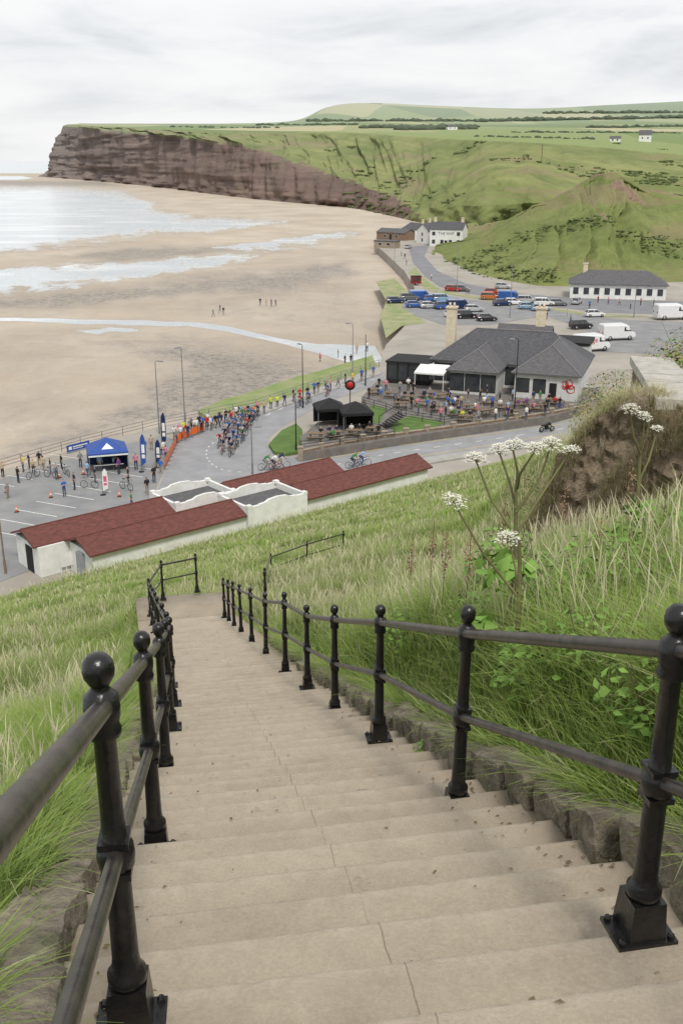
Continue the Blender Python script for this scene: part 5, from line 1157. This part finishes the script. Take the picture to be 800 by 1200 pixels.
RID = [(258, 524, BEND), (264, 517, BEND), (269, 527, BEND), (274, 519, BEND), (280, 511, BEND), (268, 509, UPH), (285, 518, BEND), (290, 505, UPH), (276, 504, UPH), (286, 512, UPH), (283, 499, UPH), (294, 500, UPH), (293, 494, UPH), (272, 534, BEND), (312, 551, LOW), (321, 551, LOW), (329, 549, LOW), (414, 549, LOW), (424, 546, LOW), (352, 477, UPH), (362, 473, UPH), (384, 464, UPH), (278, 525, BEND), (298, 494, UPH), (262, 531, BEND), (302, 489, UPH)]
for (u, v, hd) in RID:
    o_ = BK if first else copy_tree(BK); first = False
    hd += random.uniform(-.15, .15); p = W(u, v, .01); o_.location = p; o_.rotation_euler = (0, 0, hd); o_.scale = (1.12,)*3
    fc = random.choice(['black', 'white', 'red', 'blue', 'grey'])
    for ch in o_.children: ch.color = (*COLS[fc], 1)
    reg(K6, o_, f'racing bicycle with {fc} frame on the road')
    person(K7, 'a racing bicycle', 0, 0, pose='riding', rz=hd, pos=p.copy(), sc=1.12, col=random.choice(['white', 'black', 'red', 'blue', 'pale blue', 'navy', 'green', 'orange']))
finish(K6, 'bicycle'); finish(K7, 'rider')
K8 = 'bicycles parked by the gazebo'
for (u, v) in [(60, 560), (78, 557), (106, 572), (40, 560), (148, 574)]:
    o_ = copy_tree(BK); o_.location = W(u, v, 0.0); o_.rotation_euler = (0, 0, random.uniform(0, 6)); reg(K8, o_, 'bicycle standing in the car park')
finish(K8, 'bicycle')

# ------------------------------------------------------------ vehicles
def sections(mb, st, m=0):
    vs = []; n_ = 8
    for (x, wd, zb, zm, zt, wt) in st:
        vs += [(x, -wd*.92, zb), (x, -wd, zb+.12), (x, -wd, zm), (x, -wt, zt), (x, wt, zt), (x, wd, zm), (x, wd, zb+.12), (x, wd*.92, zb)]
    fs = []
    for i in range(len(st)-1):
        for k in range(n_): k2 = (k+1) % n_; fs.append((i*n_+k, i*n_+k2, (i+1)*n_+k2, (i+1)*n_+k))
    fs.append(tuple(range(n_))); fs.append(tuple(reversed(range((len(st)-1)*n_, len(st)*n_)))); mb.add(vs, [tuple(reversed(f_)) for f_ in fs], m)
def frust(mb, x0, x1, w0, z0, x2, x3, w1, z1, m=0):
    mb.add([(x0, -w0, z0), (x1, -w0, z0), (x1, w0, z0), (x0, w0, z0), (x2, -w1, z1), (x3, -w1, z1), (x3, w1, z1), (x2, w1, z1)], [(3, 2, 1, 0), (4, 5, 6, 7), (0, 1, 5, 4), (1, 2, 6, 5), (2, 3, 7, 6), (3, 0, 4, 7)], m)
twm = MB().lathe([(.2, -.1), (.31, -.09), (.32, 0), (.31, .09), (.2, .1)], 16, M=Matrix.Rotation(PI/2, 3, 'X'), m=0); twm.lathe([(.01, -.108), (.2, -.104), (.2, .104), (.01, .108)], 12, M=Matrix.Rotation(PI/2, 3, 'X'), m=1); CWH = twm.mesh('wheel', [RUBBER, RIM])
def lights(t_, xf, xb, y, zf, zb):
    for s_ in (-1, 1):
        MB().box((xf, s_*y, zf), (.1, .3, .14)).build('headlight', LAMP, t_); MB().box((xb, s_*(y+.04), zb), (.08, .2, .2)).build('tail_light', TAIL, t_)
def wheels(t_, xs, y, s_=1.0):
    for x in xs:
        for sy in (-1, 1): o_ = mko('wheel', CWH, t_, (x, sy*y, .32*s_)); o_.scale = (s_, 1, s_)
def car_hatch():
    t_ = thing('parked_car', '', 'car'); b_ = MB()
    sections(b_, [(-2.08, .66, .36, .6, .72, .6), (-1.98, .8, .26, .8, .92, .72), (-1.3, .87, .2, .84, .96, .78), (0, .88, .2, .84, .95, .8), (.9, .87, .2, .82, .93, .78), (1.55, .84, .22, .74, .82, .7), (1.95, .77, .28, .62, .70, .62), (2.08, .62, .36, .5, .58, .5)])
    for (xa, za, xb, zb) in ((-1.93, .9, -1.5, 1.45), (-.5, .95, -.45, 1.45), (1.0, .92, .28, 1.45)):
        for s_ in (-1, 1): b_.tube([(xa, s_*.8, za), (xb, s_*.62, zb)], .045, 4)
    frust(b_, -1.55, .34, .64, 1.42, -1.4, .2, .56, 1.48); b_.build('body', CARP, t_)
    g_ = MB(); frust(g_, -1.94, 1.02, .79, .9, -1.5, .28, .61, 1.43); g_.build('window_glass', GLASS, t_)
    wheels(t_, (-1.3, 1.28), .8); lights(t_, 1.97, -2.02, .58, .62, .82); return t_
def car_suv():
    t_ = thing('parked_car', '', 'car'); b_ = MB()
    sections(b_, [(-2.25, .7, .42, .8, .95, .64), (-2.18, .84, .32, .95, 1.05, .78), (-1.3, .91, .28, .98, 1.08, .82), (.2, .91, .28, .97, 1.06, .83), (1.0, .9, .28, .95, 1.04, .8), (1.9, .85, .32, .85, .95, .72), (2.2, .72, .42, .7, .8, .6)])
    for (xa, za, xb, zb) in ((-2.15, 1.0, -1.95, 1.68), (-.6, 1.05, -.58, 1.68), (.2, 1.05, .15, 1.68), (1.1, 1.02, .55, 1.68)):
        for s_ in (-1, 1): b_.tube([(xa, s_*.84, za), (xb, s_*.68, zb)], .05, 4)
    frust(b_, -2.0, .6, .7, 1.64, -1.85, .45, .62, 1.73); b_.build('body', CARP, t_)
    g_ = MB(); frust(g_, -2.15, 1.12, .83, 1.0, -1.95, .55, .67, 1.65); g_.build('window_glass', GLASS, t_)
    wheels(t_, (-1.4, 1.4), .84, 1.12); lights(t_, 2.1, -2.2, .6, .75, 1.0); return t_
def van():
    t_ = thing('van', '', 'van'); b_ = MB()
    sections(b_, [(-2.6, .9, .35, 1.9, 2.05, .8), (-2.5, .95, .3, 2.0, 2.2, .84), (.9, .95, .3, 2.0, 2.2, .84), (1.35, .95, .3, 1.75, 1.95, .8), (1.85, .93, .3, 1.1, 1.2, .82), (2.4, .88, .32, .9, 1.0, .74), (2.6, .75, .4, .75, .85, .62)]); b_.build('body', CARP, t_)
    g_ = MB(); g_.add([(1.38, -.74, 1.9), (1.38, .74, 1.9), (1.86, .78, 1.22), (1.86, -.78, 1.22)], [(0, 3, 2, 1)])
    for s_ in (-1, 1): g_.add([(.6, s_*.957, 1.25), (1.72, s_*.945, 1.25), (1.3, s_*.925, 1.8), (.6, s_*.957, 1.8)], [(0, 1, 2, 3)] if s_ < 0 else [(3, 2, 1, 0)])
    g_.v = [(x+.02, y*1.006, z+.012) for x, y, z in g_.v]; g_.build('window_glass', GLASS, t_); wheels(t_, (-1.5, 1.6), .86, 1.05); lights(t_, 2.48, -2.6, .62, .75, 1.1); return t_
PROT = {'hatchback': car_hatch(), 'tall car': car_suv(), 'van': van()}; used = set()
CC = {'blue': (.03, .10, .34), 'dark blue': (.015, .03, .10), 'black': (.012, .012, .014), 'silver': (.42, .43, .44), 'white': (.72, .72, .72), 'red': (.36, .02, .02), 'grey': (.12, .125, .13), 'pale blue': (.22, .36, .50), 'orange': (.5, .14, .03)}
def vehicle(kind, u, v, rz, colr, key, where):
    o_ = PROT[kind] if kind not in used else copy_tree(PROT[kind]); used.add(kind)
    o_.location = W(u, v, .01); o_.rotation_euler = (0, 0, rz)
    for ch in o_.children: ch.color = (*CC[colr], 1)
    reg(key, o_, f'{colr} {kind} {where}'); return o_
KC = 'cars parked beyond the pub'
for (kind, u, v, rz, c_) in [
    ('hatchback', 463, 355, .3, 'dark blue'), ('tall car', 480, 352, .2, 'grey'), ('van', 492, 351, .25, 'blue'), ('hatchback', 505, 353, .3, 'blue'), ('tall car', 518, 353, .2, 'pale blue'), ('hatchback', 486, 360, .2, 'blue'), ('hatchback', 503, 361, .2, 'silver'), ('tall car', 521, 362, .25, 'blue'), ('van', 537, 362, .2, 'dark blue'), ('hatchback', 532, 371, .15, 'white'), ('tall car', 546, 373, .1, 'black'), ('hatchback', 570, 376, .1, 'black'), ('hatchback', 531, 341, -.4, 'red'), ('hatchback', 541, 341, -.4, 'grey'), ('hatchback', 577, 345, -.3, 'red'), ('tall car', 574, 351, -.2, 'orange'), ('hatchback', 589, 338, -.3, 'silver'), ('van', 597, 352, -.1, 'blue'), ('hatchback', 601, 357, .1, 'white'), ('tall car', 617, 355, 0, 'silver'), ('hatchback', 618, 362, 0, 'pale blue'), ('tall car', 637, 358, 0, 'white'), ('hatchback', 633, 364, .1, 'pale blue'), ('hatchback', 653, 358, 0, 'grey'), ('hatchback', 675, 356, 1.2, 'silver'), ('hatchback', 696, 371, .2, 'white'), ('tall car', 680, 385, .3, 'black'), ('hatchback', 588, 358, .2, 'dark blue'), ('hatchback', 555, 365, .2, 'silver')]:
    vehicle(kind, u, v, rz+random.uniform(-.1, .1), c_, KC, 'parked beyond the pub')
for (kind, u, v, rz, c_) in [('van', 548, 279, 0, 'white'), ('hatchback', 552, 284, 0, 'grey'), ('hatchback', 560, 287, 0, 'black'), ('hatchback', 478, 291, 1.2, 'silver'), ('hatchback', 577, 290, .2, 'red')]:
    vehicle(kind, u, v, rz, c_, KC, 'parked near the inn')
finish(KC, 'vehicle')
vv = vehicle('van', 692, 411, .35, 'white', 'trading vans', 'with red lettering behind the pub'); vv.scale = (1.2, 1.2, 1.3)
text_mesh('lettering', 'Fudge', .95, RED, Matrix.Translation((-.8, -.975, 1.5)) @ Matrix.Rotation(PI/2, 4, 'X'), vv, .005)
v2 = vehicle('van', 722, 398, .2, 'white', 'trading vans', 'parked on the right beyond the pub'); v2.scale = (1.2, 1.2, 1.3)
v3 = vehicle('van', 786, 374, .15, 'white', 'trading vans', 'parked at the right edge below the long white building'); v3.scale = (1.35, 1.25, 1.4)
for o_, tx in REG['trading vans']: o_['label'] = tx
bx_ = thing('red_kiosk', 'small dark red kiosk trailer at the head of the beach', 'kiosk', W(487, 334, 0), .2); MB().b2(-1.2, 1.2, -.8, .8, .4, 2.2).build('body', DRED, bx_); MB().b2(-1.3, 1.3, -.9, .9, 2.2, 2.32).build('roof', BLACKM, bx_); MB().b2(-.8, .8, -.83, -.8, 1.1, 1.9).build('hatch', GLASS, bx_)
for s_ in (-1, 1): mko('wheel', CWH, bx_, (0, s_*.72, .32))
mbk = thing('motorbike', 'black motorbike parked on the road below the pub', 'motorbike', W(640, 506, .01), -1.2)
for y_ in (-.7, .72): o_ = mko('wheel', CWH, mbk, (0, y_, .32)); o_.rotation_euler = (0, 0, PI/2); o_.scale = (1, .7, 1)
MB().tube([(0, -.75, .8), (0, -.2, .78), (0, .25, .95), (0, .5, .8)], [.1, .16, .2, .1], 8).tube([(0, .72, .32), (0, .45, 1.0)], .05, 6).box((0, 0, .48), (.32, .5, .36)).build('body', BLACKM, mbk); MB().tube([(-.38, .35, 1.08), (0, .45, 1.02), (.38, .35, 1.08)], .025, 6).build('handlebar', BLACKM, mbk)
print('objects', len(bpy.data.objects))
